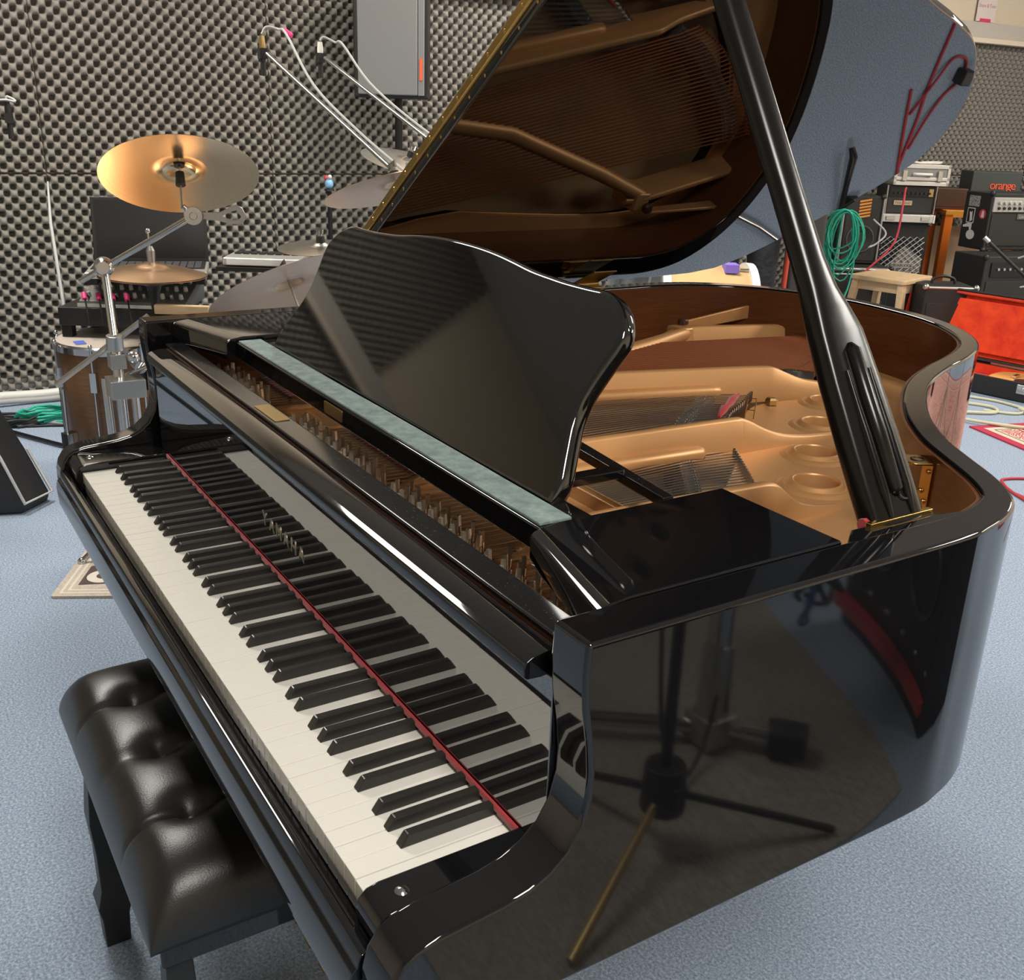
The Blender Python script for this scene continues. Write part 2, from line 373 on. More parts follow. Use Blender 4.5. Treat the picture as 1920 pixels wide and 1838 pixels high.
# keys
KP = .0235
wk = B().box(-.01125,.01125,0,.16,.715,.735).box(-.0108,.0108,.002,.16,.697,.7149)
wme = wk.mesh('white_key'); wme.materials.append(IVORY)
bk = B().hexa([(-.0058,.0505,.735),(.0058,.0505,.735),(.0058,.16,.735),(-.0058,.16,.735),(-.0047,.0585,.7475),(.0047,.0585,.7475),(.0047,.16,.7465),(-.0047,.16,.7465)])
bme = bk.mesh('black_key'); bme.materials.append(BLACKKEY)
for me in (wme, bme):
    bm = bmesh.new(); bm.from_mesh(me); bmesh.ops.recalc_face_normals(bm, faces=bm.faces)
    bmesh.ops.bevel(bm, geom=[e for e in bm.edges], offset=.0009 if me is wme else .0014, segments=2, affect='EDGES', profile=.5)
    bm.to_mesh(me); bm.free(); me.polygons.foreach_set('use_smooth', [False]*len(me.polygons))
for k in range(52):
    o = bpy.data.objects.new('white_key', wme); col.objects.link(o); o.parent = piano
    o.location = (-.611 + KP*(k+.5), 0, random.uniform(-.0003,.0003))
BOFF = {0: None, 2: -.0024, 3: .0024, 5: -.0034, 6: 0, 1: .0034, 4: None}
for k in range(51):   # boundary after white key k ; A0=0,B0=1,C1=2 ...
    note = k % 7      # 0 A,1 B,2 C,3 D,4 E,5 F,6 G
    off = {0: .0034, 2: -.0024, 3: .0024, 5: -.0034, 6: 0}.get(note)
    if off is None: continue
    o = bpy.data.objects.new('black_key', bme); col.objects.link(o); o.parent = piano
    o.location = (-.611 + KP*(k+1) + off, 0, random.uniform(-.0003,.0003))
B().box(-.6125,.6125,.1485,.1512,.7415,.7482).build('felt_strip', RED, piano)
# fallboard with lettering
fb = B().box(-.654,.654,.1515,.168,.7495,.925).build('fallboard', LACQ_FALL, piano, None, .001, 2)
BRL = nmat('letter_brass', (.62,.56,.42), .3, 1.0)
for i, ch in enumerate('YAMAHA'):
    text('lettering', ch, .030, .0005, BRL, fb, frame((-.068+.0283*i, .1512, .8105), (0,-1,0), (1,0,0)))
B().prism([(.1515,.917),(.138,.918),(.1345,.921),(.134,.928),(.136,.934),(.142,.9375),(.160,.941),(.168,.9405),(.168,.917)], lambda a, b: (-.636, a, b), lambda a, b: (.636, a, b)).build('fallboard_lip', LACQ, piano, 40, .001, 2)
B().box(-.654,.654,.1685,.1725,.90,.936).build('hinge_groove', VENEER, piano)
cs = B().box(-.654,.654,.173,.207,.90,.946).build('cover_strip', LACQ_DUST, piano, None, .003, 2)
fill('brass_plaque', [rrect(-.045,.045,-.011,.011,.002)], .001, BRASSD, cs, Matrix.Translation((-.130,.190,.9465)))
# plate (cast iron frame), soundboard
OPEN = [(-.62,.52),(.30,.52),(.315,.58),(.262,.68),(.222,.75),(.18,.80),(.135,.855),(.085,.91),(.03,.965),(-.03,1.03),(-.08,1.085),(-.125,1.145),(-.14,1.22),(-.125,1.32),(-.14,1.42),(-.18,1.485),(-.27,1.55),(-.38,1.59),(-.50,1.585),(-.58,1.53),(-.64,1.43),(-.655,1.25),(-.64,.9)]
OPEN = [tuple(p.xy) for p in crom([(*p, 0) for p in OPEN], 4, True)]
holes = [(.148,1.028),(.257,.91),(.027,1.175),(-.080,1.312)]
pl_out = IN2 + [(-.688,.212),(.653,.212)]
plate = fill('plate', [pl_out, OPEN] + [circ(x, y, .0385) for x, y in holes], .016, PLATE, piano, Matrix.Translation((0,0,.833)), .003)
for x, y in holes:
    b = B(); b.lathe([(.0335,.820),(.0335,.850),(.0345,.8535),(.037,.8545),(.040,.853),(.043,.8485),(.046,.8470),(.049,.8480),(.052,.8475),(.056,.8455),(.060,.8435)], 40); b.xf(Matrix.Translation((x,y,-.0026))); b.build('hole_ring', PLATE, plate, 60)
cxo = sum(p[0] for p in OPEN)/len(OPEN); cyo = sum(p[1] for p in OPEN)/len(OPEN)
fill('soundboard', [[(cxo+(x-cxo)*1.05, cyo+(y-cyo)*1.03) for x, y in OPEN]], .01, SOUND, piano, Matrix.Translation((0,0,.770)))
# raised front web carrying the tuning pins
fill('pin_web', [[(-.686,.209),(.651,.209),(.651,.55),(.34,.56),(.30,.525),(-.62,.525),(-.686,.55)]], .018, PLATE, plate, Matrix.Translation((0,0,.861)), .003)
B().prism([(.505,.868),(.512,.886),(.522,.888),(.530,.884),(.534,.868)], lambda a, b: (-.64, a, b), lambda a, b: (.47, a-.01, b)).build('capo_bar', PLATE, plate, 40, .002)
for x, k in ((.342,.10),(.081,.05),(-.26,-.03),(-.395,-.03)):
    b = B().tube([(x-.012,.212,.873),(x-.004,.26,.873),(x+.012,.33,.873),(x+.012+k*.1,.42,.873)], .006, 8); b.build('web_rib', PLATE, plate, 60)
def strut(x0, y0, k, prof, th, zb=.83):
    """vertical web along x = x0 + k (y - y0) with top profile (y, z)"""
    X = lambda y: x0 + k*(y-y0)
    pts = [p for p in crom([(0, y, z) for y, z in prof], 3)]
    n = len(pts); b = B(); vs = []; h = th/2
    for p in pts:
        x = X(p.y); vs += [(x-h*1.9, p.y, zb), (x-h, p.y, p.z-.004), (x-h*.5, p.y, p.z), (x+h*.5, p.y, p.z), (x+h, p.y, p.z-.004), (x+h*1.9, p.y, zb)]
    fs = [(i*6+j, i*6+(j+1) % 6, (i+1)*6+(j+1) % 6, (i+1)*6+j) for i in range(n-1) for j in range(6)]
    fs += [(0,1,2,3,4,5), tuple((n-1)*6+j for j in (5,4,3,2,1,0))]
    return b.add(vs, fs).build('strut', PLATE, plate, 50)
strut(.325,.65,.05,[(.33,.875),(.40,.899),(.5,.902),(.6,.902),(.69,.902),(.726,.901),(.745,.894),(.762,.880),(.785,.864),(.82,.853),(.87,.846)],.016)
strut(.058,.6,.03,[(.30,.872),(.38,.899),(.5,.901),(.7,.902),(.9,.901),(.925,.899),(.945,.892),(.982,.874),(1.025,.86),(1.09,.851),(1.20,.846)],.016)
strut(-.288,.894,.27,[(.33,.875),(.42,.899),(.6,.901),(.9,.901),(1.15,.901),(1.24,.9),(1.262,.897),(1.29,.885),(1.324,.872),(1.36,.865),(1.44,.852),(1.50,.848)],.018)
strut(-.585,1.35,.28,[(1.32,.889),(1.36,.901),(1.5,.901),(1.59,.901),(1.612,.897),(1.635,.886),(1.66,.872)],.016)
# rounded feet along the struts, brace, bolts
def ridge(p0, p1, r, name='strut_foot'): 
    a = V(p0); c = V(p1); d = (c-a)
    B().tube([a + d*t for t in (0, .012, .04, .96, .988, 1)], [r*.3, r*.75, r, r, r*.75, r*.3], 12).build(name, PLATE, plate, 60)
ridge((.082,.54,.862),(.090,.83,.858),.013); ridge((-.345,.60,.856),(-.205,1.14,.856),.014)
B().tube([(-.395,.60,.868),(-.43,.95,.874),(-.52,1.22,.880),(-.575,1.36,.884)], [.024,.022,.020,.017], 8).build('brace', PLATE, plate, 60)
B().hexa([(-.62,1.33,.84),(-.555,1.33,.84),(-.555,1.385,.84),(-.62,1.385,.84),(-.612,1.335,.901),(-.565,1.335,.901),(-.565,1.38,.901),(-.612,1.38,.901)]).build('brace_block', PLATE, plate, None, .006, 3)
B().prism([(1.38,.88),(1.58,.905),(1.60,.935),(1.585,.94),(1.38,.905)], lambda a, b: (-.615+.15*(a-1.38)-.004, a, b), lambda a, b: (-.615+.15*(a-1.38)+.004, a, b)).build('flange', PLATE, plate, None, .003)
for p in ((-.60,1.375,.902), (-.125,1.20,.843), (.395,1.0,.843)):
    bl = B().lathe([(0,.014),(.010,.013),(.013,.009),(.013,0)], 6 if p[0] > -.5 else 10); bl.xf(Matrix.Translation(p)); bl.build('bolt', BRASSD if p[0] > -.5 else DKWOOD, plate, 30)
# bridges with pins
def bridge(name, pts, wdt, z0, z1, mat, npins):
    c = crom([(*p, 0) for p in pts], 8); b = B(); n = len(c); vs = []; L = []
    for i, p in enumerate(c):
        t = (c[min(i+1,n-1)]-c[max(i-1,0)]).normalized(); nn = V((-t.y, t.x, 0)); L.append((p, nn))
        vs += [(*(p-nn*wdt/2).xy, z0), (*(p-nn*wdt*.42).xy, z1), (*(p+nn*wdt*.42).xy, z1), (*(p+nn*wdt/2).xy, z0)]
    fs = [(i*4+j, i*4+(j+1) % 4, (i+1)*4+(j+1) % 4, (i+1)*4+j) for i in range(n-1) for j in range(4)] + [(0,1,2,3), tuple((n-1)*4+j for j in (3,2,1,0))]
    br = b.add(vs, fs).build(name, mat, piano, 50)
    q = B()
    for i in range(npins):
        f = (i+.5)/npins*(n-1); a = int(f); p, nn = L[a]; p = p.lerp(L[min(a+1,n-1)][0], f-a)
        for s_ in (-.30, -.18, .20, .32):
            o = p + nn*wdt*s_; q.cone((o.x, o.y, z1-.002), (o.x+nn.x*.002, o.y+nn.y*.002, z1+.006), .0011, None, 5)
    pn = q.build('bridge_pins', STEEL, br); pn['kind'] = 'stuff'
    return L
BRG = nmat('bridge_graphite', (.10,.10,.10), .5)
LT = bridge('treble_bridge', [(.36,.56),(.295,.63),(.218,.697),(.145,.752),(.067,.809)], .030, .78, .850, BRG, 30)
LM_ = bridge('tenor_bridge', [(.02,.83),(-.078,.931),(-.143,1.019),(-.205,1.10),(-.25,1.17)], .030, .78, .848, BRG, 26)
LB = bridge('bass_bridge', [(-.195,1.315),(-.235,1.40),(-.295,1.475),(-.36,1.54),(-.43,1.58)], .046, .80, .882, BRG, 30)
def strings(name, mat, L, n, yf, xf0, xf1, zf, zb, r, tails, per=1, gap=.0022, fan=0):
    b = B(); m = len(L)
    for i in range(n):
        f = i/(n-1); a = f*(m-1); k = int(a); p = L[k][0].lerp(L[min(k+1, m-1)][0], a-k)
        x0 = xf0 + (xf1-xf0)*f
        d = V((p.x-x0, p.y-yf, 0)).normalized()
        for j in range(per):
            ox = (j-(per-1)/2)*gap
            b.tube([(x0+ox, yf, zf), (p.x+ox, p.y, zb), (p.x+ox+d.x*tails, p.y+d.y*tails, zb-.008)], r, 5)
            e = (p.x+ox+d.x*tails, p.y+d.y*tails)
            b.cone((*e, zb-.02), (*e, zb), .0016, None, 5)
    o = b.build(name, mat, piano, 60, fix=False); o['kind'] = 'stuff'; return o
strings('treble_strings', STEEL, LT, 32, .52, .33, .10, .858, .855, .0006, .115, 3, .0018)
strings('tenor_strings', STEEL, LM_, 30, .52, .04, -.37, .856, .853, .0006, .115, 3, .0018)
strings('bass_strings', COPPER, LB, 32, .52, -.445, -.655, .884, .888, .0020, .06)
B().tube([(-.065,1.005,.856),(-.085,1.035,.863),(-.10,1.055,.860),(-.118,1.085,.865),(-.138,1.11,.861),(-.160,1.145,.860)], [.003,.008,.005,.008,.006,.003], 8).build('felt_wedge', RED, piano, 60)
for x0, x1, y in ((-.62,-.43,.335), (-.21,.02,.345)):
    B().box(x0, x1, y, y+.02, .868, .8745).build('stringing_felt', RED, piano, None, .003)
for i in range(3):   # wire staples beside the tenor hitch pins
    x = -.115 + .030*i; y = 1.125 - .032*i
    B().tube([(x,y,.85),(x,y,.866),(x+.012,y+.010,.866),(x+.012,y+.010,.85)], .0012, 6).build('wire_staple', BRASSD, plate, 60)
# tuning pins
b = B()
for (x0, x1, n) in ((.625,.362,18), (.318,.105,17), (.05,-.24,22), (-.415,-.62,14)):
    for i in range(n):
        x = x0 + (x1-x0)*i/(n-1)
        for r_ in range(3): b.tube([(x+.0035*r_+.004, .226+.0225*r_, .8765), (x+.0035*r_+.002, .40, .8735)], .0006, 4)
o = b.build('string_ends', STEEL, piano, 60, fix=False); o['kind'] = 'stuff'
tp = B().cone((0,0,-.004),(0,0,.024),.0038,.0038,10).cone((0,0,.024),(0,0,.038),.0040,.0032,4).cone((0,0,.005),(0,0,.012),.0056,.0056,10)
tme = tp.mesh('tuning_pin'); tme.materials.append(PIN); tme.polygons.foreach_set('use_smooth', [True]*len(tme.polygons)); tme.set_sharp_from_angle(angle=math.radians(40))
cnt = 0
for (x0, x1, n) in ((.625,.362,18), (.318,.105,17), (.05,-.24,22), (-.415,-.62,14)):
    for i in range(n):
        x = x0 + (x1-x0)*i/(n-1)
        for r_ in range(3):
            o = bpy.data.objects.new('tuning_pin', tme); col.objects.link(o); o.parent = piano; cnt += 1
            o.location = (x + .0035*r_, .226 + .0225*r_ + .012*(i % 2), .871); o.rotation_euler = (random.uniform(-.06,.06)+.05, random.uniform(-.06,.06), random.uniform(0,3))
# music shelf: side blocks, felted rail, desk
for xa, xb, fa, fb_ in ((.482,.653,.237,.195), (-.492,-.688,.237,.195)):
    prf = [(0,.943),(0,.971),(.0015,.9745),(.005,.9772),(.012,.979),(.032,.982)]
    pa_ = [(fa+a, z) for a, z in prf] + [(.49,.982),(.49,.943)]; pb_ = [(fb_+a, z) for a, z in prf] + [(.49,.982),(.49,.943)]
    m = len(pa_); vs = [(xa, a, z) for a, z in pa_] + [(xb, a, z) for a, z in pb_]
    B().add(vs, [tuple(range(m-1,-1,-1)), tuple(range(m,2*m))] + [(i, (i+1) % m, m+(i+1) % m, m+i) for i in range(m)]).build('shelf_block', LACQ, piano, 28, .0025, 2)
rail = B().box(-.489,.479,.254,.324,.945,.9745).build('desk_rail', LACQ, piano, None, .003, 2)
B().box(-.480,.470,.2565,.296,.9745,.978).build('rail_felt', GREEN, rail, None, .001)
fill('brass_plaque', [rrect(-.032,.032,-.0085,.0085,.002)], .001, BRASSD, rail, frame((-.055,.2535,.960), (0,-1,0)))
for x in (-.36, .30):
    B().box(x-.011, x+.011, .324, .49, .938, .950).build('desk_slide', LACQ, piano, None, .002)
B().hexa([(.14,.505,.930),(.15,.525,.930),(.40,.495,.930),(.40,.478,.930),(.14,.505,.944),(.15,.525,.944),(.40,.495,.944),(.40,.478,.944)]).build('desk_crossbar', LACQ_DUST, piano, None, .002)
B().box(-.62,.62,.335,.35,.90,.936).build('back_rail', VENEER, piano)
half = [(.0,0),(.42,.0),(.421,.012),(.418,.026),(.404,.057),(.392,.086),(.389,.114),(.394,.144),(.4015,.175),(.402,.187),(.397,.199),(.383,.213),(.364,.2235),(.345,.228),(.315,.2275),(.27,.2275),(.233,.229),(.191,.2315),(.144,.237),(.1,.2415),(.05,.2445),(0,.2455)]
dk = [half[1]] + [tuple(p.xy) for p in crom([(*p, 0) for p in half[2:]], 3)]
dk = dk + [(-x, y) for x, y in reversed(dk[:-1])]
al = math.radians(30)
dmx = Matrix(((1,0,0),(0,math.sin(al),math.cos(al)),(0,-math.cos(al),math.sin(al)))).to_4x4()
dmx = Matrix((V((1,0,0)), V((0,math.sin(al),math.cos(al))), V((0,-math.cos(al),math.sin(al))))).transposed().to_4x4(); dmx.translation = V((0,.30,.9805)) - V((0,-math.cos(al),math.sin(al)))*.011
fill('music_desk', [dk], .022, LACQ_DESK, piano, dmx, .006, 40)
# lid: main panel and folded front flap
TH = math.radians(33.7); ux = V((math.cos(TH),0,math.sin(TH))); un = V((-math.sin(TH),0,math.cos(TH)))
lmx = Matrix((ux, V((0,1,0)), un)).transposed().to_4x4(); lmx.translation = V((-.738,0,.995)) + un*.010
lo = [(.03,1.565),(.10,1.62),(.21,1.665),(.36,1.715),(.48,1.737),(.57,1.727),(.70,1.665),(.82,1.557),(.91,1.44),(.955,1.335),(.99,1.23),(1.03,1.13),(1.09,1.045),(1.17,.972),(1.24,.92),(1.32,.87),(1.39,.815),(1.435,.74),(1.452,.66),(1.455,.60)]
lid_out = [(.0,.535),(.0,1.40),(.008,1.50)] + [tuple(p.xy) for p in crom([(*p, 0) for p in lo], 5)] + [(1.455,.535)]
lid_out.reverse()
lid = fill('lid', [lid_out], .020, LACQ_LID, piano, lmx, .003, 40)
fmx = lmx.copy(); fmx.translation = fmx.translation + un*.0195
fill('lid_flap', [[(0,.536),(1.455,.536),(1.455,.93),(0,.93)]], .0175, LACQ, piano, fmx, .003, 40)
hm = frame(V((-.738,.5335,.995)) , (0,-1,0), ux)
hl = fill('hinge_leaf', [rrect(.02,1.44,.002,.0165,.001)], .0016, BRASS, piano, hm)
hu = fill('hinge_leaf', [rrect(.02,1.44,.0215,.0355,.001)], .0016, BRASS, piano, hm)
bz = B().tube([(.02,.0190,.0015),(1.44,.0190,.0015)], .0028, 10).xf(hm); bz.build('hinge_knuckle', BRASS, piano, 60)
for i in range(26):
    for par, v_ in ((hl, .0092), (hu, .0285)):
        s_ = .045 + i*.0535 + (.02 if par is hu else 0)
        if s_ > 1.43: continue
        q = B().lathe([(0,.0016),(.0022,.0013),(.0034,.0)], 10).xf(hm @ Matrix.Translation((s_, v_, .0008))); q.build('screw', BRASS, par, 40)
# lid hinges on the spine
for y in (.72, 1.155):
    h = B().box(-.712,-.690,y-.045,y+.045,.945,.9835).box(-.735,-.69,y-.03,y+.045,.9835,.9875).build('lid_hinge', BRASSD, piano, None, .002)
    B().tube([(-.716,y-.045,.991),(-.716,y+.045,.991)], .006, 10).build('knuckle', BRASSD, h, 60)
    q = B().add([(-.716,y-.03,.995),(-.716,y+.04,.995),(-.660,y+.075,.995+.055*math.tan(TH)),(-.660,y-.01,.995+.055*math.tan(TH))], [(0,1,2,3)])
    B().hexa([V((-.722,y-.035,.990)), V((-.722,y+.035,.990)), V((-.665,y+.06,.990+.057*math.tan(TH))), V((-.665,y-.005,.990+.057*math.tan(TH)))] + [V((-.722,y-.035,.990))+un*-.003, V((-.722,y+.035,.990))+un*-.003, V((-.665,y+.06,.990+.057*math.tan(TH)))+un*-.003, V((-.665,y-.005,.990+.057*math.tan(TH)))+un*-.003]).build('leaf', BRASSD, h)
    for dy in (-.02, .02): B().ball((-.690,y+dy,.962), .004, 8, 6).build('screw', BRASS, h, 60)
# lid prop
pa = V((.638,.60,.950)); pd = V((-.330,0,.539)).normalized(); px_ = V((pd.z,0,-pd.x)); LP = (1.62-.95)/pd.z
def ring(t, wt, wy, yo=0, n=24, e=3.2):
    c = pa + pd*t + V((0,yo,0)); o = []
    for i in range(n):
        a = 2*PI*i/n; ca, sa = math.cos(a), math.sin(a)
        o.append(c + px_*(wt/2*math.copysign(abs(ca)**(2/e), ca)) + V((0,1,0))*(wy/2*math.copysign(abs(sa)**(2/e), sa)))
    return o
secs = [(0,.030,.078,0,4.5),(.012,.031,.080,0,4.5),(.10,.031,.080,0,4.5),(.18,.030,.076,0,4.5),(.235,.030,.070,0,4),(.262,.030,.058,-.003,3.4),(.285,.029,.047,-.006,2.8),(.32,.029,.042,-.008,2.4),(.40,.029,.040,-.008,2.2),(.7,.028,.038,-.008,2.2),(LP-.03,.026,.034,-.008,2.2),(LP,.020,.026,-.008,2.2)]
b = B(); vs = []
for s_ in secs: vs += ring(s_[0], s_[1], s_[2], s_[3], 24, s_[4])
n = 24; fs = [(i*n+j, i*n+(j+1) % n, (i+1)*n+(j+1) % n, (i+1)*n+j) for i in range(len(secs)-1) for j in range(n)] + [tuple(range(n-1,-1,-1)), tuple(range((len(secs)-1)*n, len(secs)*n))]
prop = b.add(vs, fs).build('lid_prop', LACQ_SATIN, piano, 50)
pface = frame(pa + px_*.0152, px_, V((0,1,0)))          # outer face of the prop: local x = y, local y = -+ along
sg = 1 if (pface @ V((0,1,0)) - pface @ V((0,0,0))).dot(pd) > 0 else -1
b = B()
for yo in (-.017, .017): b.tube([pa + px_*.015 + pd*t + V((0,yo,0)) for t in (.03,.06,.12,.19)], [.003,.006,.0055,.003], 8)
b.build('slot_edge', LACQ_SATIN, prop, 60)
b = B().tube([pa + px_*.0145 + pd*t for t in (.05,.058,.12,.212,.220)], [.003,.0095,.0105,.0095,.003], 12); b.build('short_prop', LACQ_SATIN, prop, 60)
b = B().torus(pa + px_*.0155 + pd*.055 + V((0,.012,0)), .010, .0022, px_, 20, 6); b.build('finger_hole', BLACKP, prop, 60)
fill('prop_block', [[(.632,.53),(.654,.50),(.654,.69),(.648,.675),(.644,.648),(.634,.648)]], .034, LACQ, piano, Matrix.Translation((0,0,.961)), .003)
B().box(.630,.6375,.550,.648,.960,.9825).build('prop_plate', BRASS, piano, None, .001)
B().tube([(.622,.556,.974),(.624,.575,.975)], .008, 8).build('prop_felt', RED, piano, 60)
# brass lock bracket on the bentside
lb = B()
lc = V((.502,.834,0)); lt = V((.85,-.53,0)).normalized(); ln_ = V((-.53,-.85,0)).normalized()
lb_o = fill('lock_bracket', [rrect(-.018,.018,-.002,.034,.009)], .003, BRASS, piano, frame(lc + V((0,0,.968)), (0,0,1), lt) @ Matrix.Rotation(PI, 4, 'Z') if False else Matrix(((lt.x, ln_.x, 0, lc.x+ln_.x*.004), (lt.y, ln_.y, 0, lc.y+ln_.y*.004), (0,0,1,.968), (0,0,0,1))), .001)
q = [lc + ln_*.005 + lt*a + V((0,0,z)) for z in (.905,.968) for a in (-.016,.016)]
B().hexa([q[0], q[1], q[1]+ln_*.003, q[0]+ln_*.003, q[2], q[3], q[3]+ln_*.003, q[2]+ln_*.003]).build('bracket_plate', BRASS, lb_o, None, .001)
B().torus(lc + ln_*.022 + V((0,0,.9695)), .008, .0012, (0,0,1), 18, 6).build('bracket_slot', BLACKP, lb_o, 60)
for a, z in ((.007,.955),(-.007,.925),(.006,.915)): B().ball(tuple(lc + ln_*.009 + lt*a + V((0,0,z))), .0035, 8, 6).build('screw', BRASSD, lb_o, 60)
# case details, legs, lyre
for p in ((.405,.985,.866), ): B().ball(p, .016, 12, 8, sc=(1,1,.8)).build('rim_knob', BLACKP, piano, 60)
for (x, y) in ((-.56,.20), (.45,.17), (-.22,1.36)):
    lg = B().hexa([(x-.045,y-.045,.07),(x+.045,y-.045,.07),(x+.045,y+.045,.07),(x-.045,y+.045,.07),(x-.075,y-.075,.64),(x+.075,y-.075,.64),(x+.075,y+.075,.64),(x-.075,y+.075,.64)]).build('leg', LACQ, piano, None, .004, 2)
    B().box(x-.05,x+.05,y-.05,y+.05,.60,.655).build('leg_block', LACQ, lg)
    b = B().cone((x-.012,y,.032),(x+.012,y,.032),.032,None,16); b.cone((x,y,.03),(x,y,.075),.012,None,10); b.build('caster', BRASSD, lg, 40)
ly = B().box(-.10,.10,.30,.38,.10,.17).build('pedal_lyre', LACQ, piano, None, .006, 2)
for x in (-.06,.06): B().cone((x,.34,.165),(x*1.2,.34,.66),.014,.014,12).build('lyre_post', LACQ, ly, 40)
for x in (-.06,0,.06): B().hexa([(x-.012,.16,.095),(x+.012,.16,.095),(x+.008,.31,.115),(x-.008,.31,.115),(x-.012,.16,.105),(x+.012,.16,.105),(x+.008,.31,.125),(x-.008,.31,.125)]).build('pedal', BRASS, ly, None, .003)
fill('case_bottom', [[tuple(p) for p in inner if p.y > .61] + [(-.69,.60),(.655,.60)]], .02, BLACKP, piano, Matrix.Translation((0,0,.67)))

# ================================================================== BENCH
bench = thing('piano_bench', 'black tufted leather piano bench with square black legs', 'bench', (-.022,.05,.030))
BX0, BX1, BY0, BY1 = -.308, .285, -.170, .170      # local, origin at the bench's base
SEAMS = [-.157, -.006, .143]
def cushion():
    nx, ny = 150, 90; vs = []; fs = []; cx = (BX0+BX1)/2; hx = (BX1-BX0)/2; cy = (BY0+BY1)/2; hy = (BY1-BY0)/2
    ed = [BX0] + SEAMS + [BX1]
    for j in range(ny+1):
        b = math.sin((j/ny-.5)*PI*.999); b = math.copysign(abs(b)**.8, b)
        for i in range(nx+1):
            a = math.sin((i/nx-.5)*PI*.999); a = math.copysign(abs(a)**.85, a)
            x = cx + hx*a; y = cy + hy*b
            e = max(0, 1-abs(a)**9)**.34 * max(0, 1-abs(b)**7)**.36
            k = max(0, min(3, sum(1 for q in SEAMS if x > q))); u = (x-ed[k])/(ed[k+1]-ed[k])
            puff = (max(0, 4*u*(1-u)))**.5 * .014 * min(1, (1-abs(b)**6)*1.3)
            z = .400 + (.080 + puff) * e
            for sx in SEAMS:
                z -= .006*math.exp(-((x-sx)/.0035)**2) * e
                for ty in (-.080, .045):
                    r2 = (x-sx)**2 + (y-ty)**2
                    z -= (.016*math.exp(-r2/.026**2) + .007*math.exp(-r2/.009**2)) * e
            vs.append((x, y, z))
    W = nx+1
    for j in range(ny):
        for i in range(nx): fs.append((j*W+i, j*W+i+1, (j+1)*W+i+1, (j+1)*W+i))
    b = B().add(vs, fs)
    rim_ = [j*W for j in range(ny+1)] + [ny*W+i for i in range(1, nx+1)] + [j*W+nx for j in range(ny-1, -1, -1)] + [i for i in range(nx-1, 0, -1)]
    b.f.append(tuple(rim_)); b.m.append(0); return b
cush = cushion().build('cushion', LEATHER, bench, 180)
for sx in SEAMS:
    B().tube([(sx, BY0+.0035, .408), (sx, BY0+.008, .440), (sx, BY0+.03, .4655), (sx, -.120, .4745), (sx,-.095,.4700)], .0016, 6).build('piping', LEATHER, cush, 60)
    for ty in (-.080, .045): B().ball((sx, ty, .4555), .009, 12, 8, sc=(1,1,.5)).build('button', LEATHER, cush, 60)
B().box(-.283,.262,-.155,.155,.352,.402).build('frame', LACQ, bench, None, .004)
for x in (-.255, .235):
    for y in (-.132, .132):
        q = B()
        def sq(r, z): return [(x-r,y-r,z),(x+r,y-r,z),(x+r,y+r,z),(x-r,y+r,z)]
        lv = [(.020,-.03),(.022,.03),(.027,.055),(.018,.085),(.019,.16),(.024,.225),(.018,.30),(.015,.392)]
        vs = []; 
        for r, z in lv: vs += sq(r, z)
        fs = [(i*4+j, i*4+(j+1) % 4, (i+1)*4+(j+1) % 4, (i+1)*4+j) for i in range(len(lv)-1) for j in range(4)] + [(3,2,1,0), tuple(range(len(vs)-4, len(vs)))]
        q.add(vs, fs).build('leg', BLACKP, bench, None, .002)
        B().box(x-.021,x+.021,y-.021,y+.021,.383,.392).build('leg_bracket', CHROME, bench)

# ================================================================== DRUM CORNER
def cymbal_mesh(R, bell=.17, bow=.06, th=.0014):
    pr = [(0.004, R*(.075+bow)), (R*bell*.45, R*(.070+bow)), (R*bell*.8, R*(.042+bow)), (R*bell, R*(.012+bow)), (R*bell*1.08, R*bow)]
    pr += [(R*(bell*1.08+(1-bell*1.08)*t), R*bow*(1-t**1.6)) for t in (.2,.4,.6,.8,.93,1)]
    b = B(); b.lathe(pr + [(r, z-th) for r, z in reversed(pr)], 64, 0, True); return b
def cymbal(parent, c, nrm, R, mat, name='cymbal', **k):
    b = cymbal_mesh(R, **k); o = b.build(name, mat, None, 50); o.parent = parent
    o.matrix_basis = Matrix.Translation(-parent.location) @ frame(c, nrm); return o
def at_base(t): return t
def wing(parent, c, nrm, mat=CHROME):
    m = frame(c, nrm)
    B().cone((0,0,0),(0,0,.018),.008,.007,12).hexa([(-.022,-.003,.008),(.022,-.003,.008),(.022,.003,.008),(-.022,.003,.008),(-.027,-.003,.026),(.027,-.003,.026),(.027,.003,.026),(-.027,.003,.026)]).xf(m).build('wing_nut', mat, parent, 40)
    B().cone((0,0,-.022),(0,0,-.002),.016,.014,14).xf(m).build('felt', BLACKP, parent, 40)
def W(pt, o): return V(pt) - V(o)
def local(b, o): return b.xf(Matrix.Translation(-V(o)))
def base_tripod(parent, o, c, r, h, mat=CHROME, n=3, a0=.3):
    for i in range(n):
        a = a0 + 2*PI*i/n; f = V((c[0]+r*math.cos(a), c[1]+r*math.sin(a), .012))
        local(B().tube([(c[0],c[1],h), f], .009, 8).ball(tuple(f), .014, 8, 6), o).build('leg', mat, parent, 60)
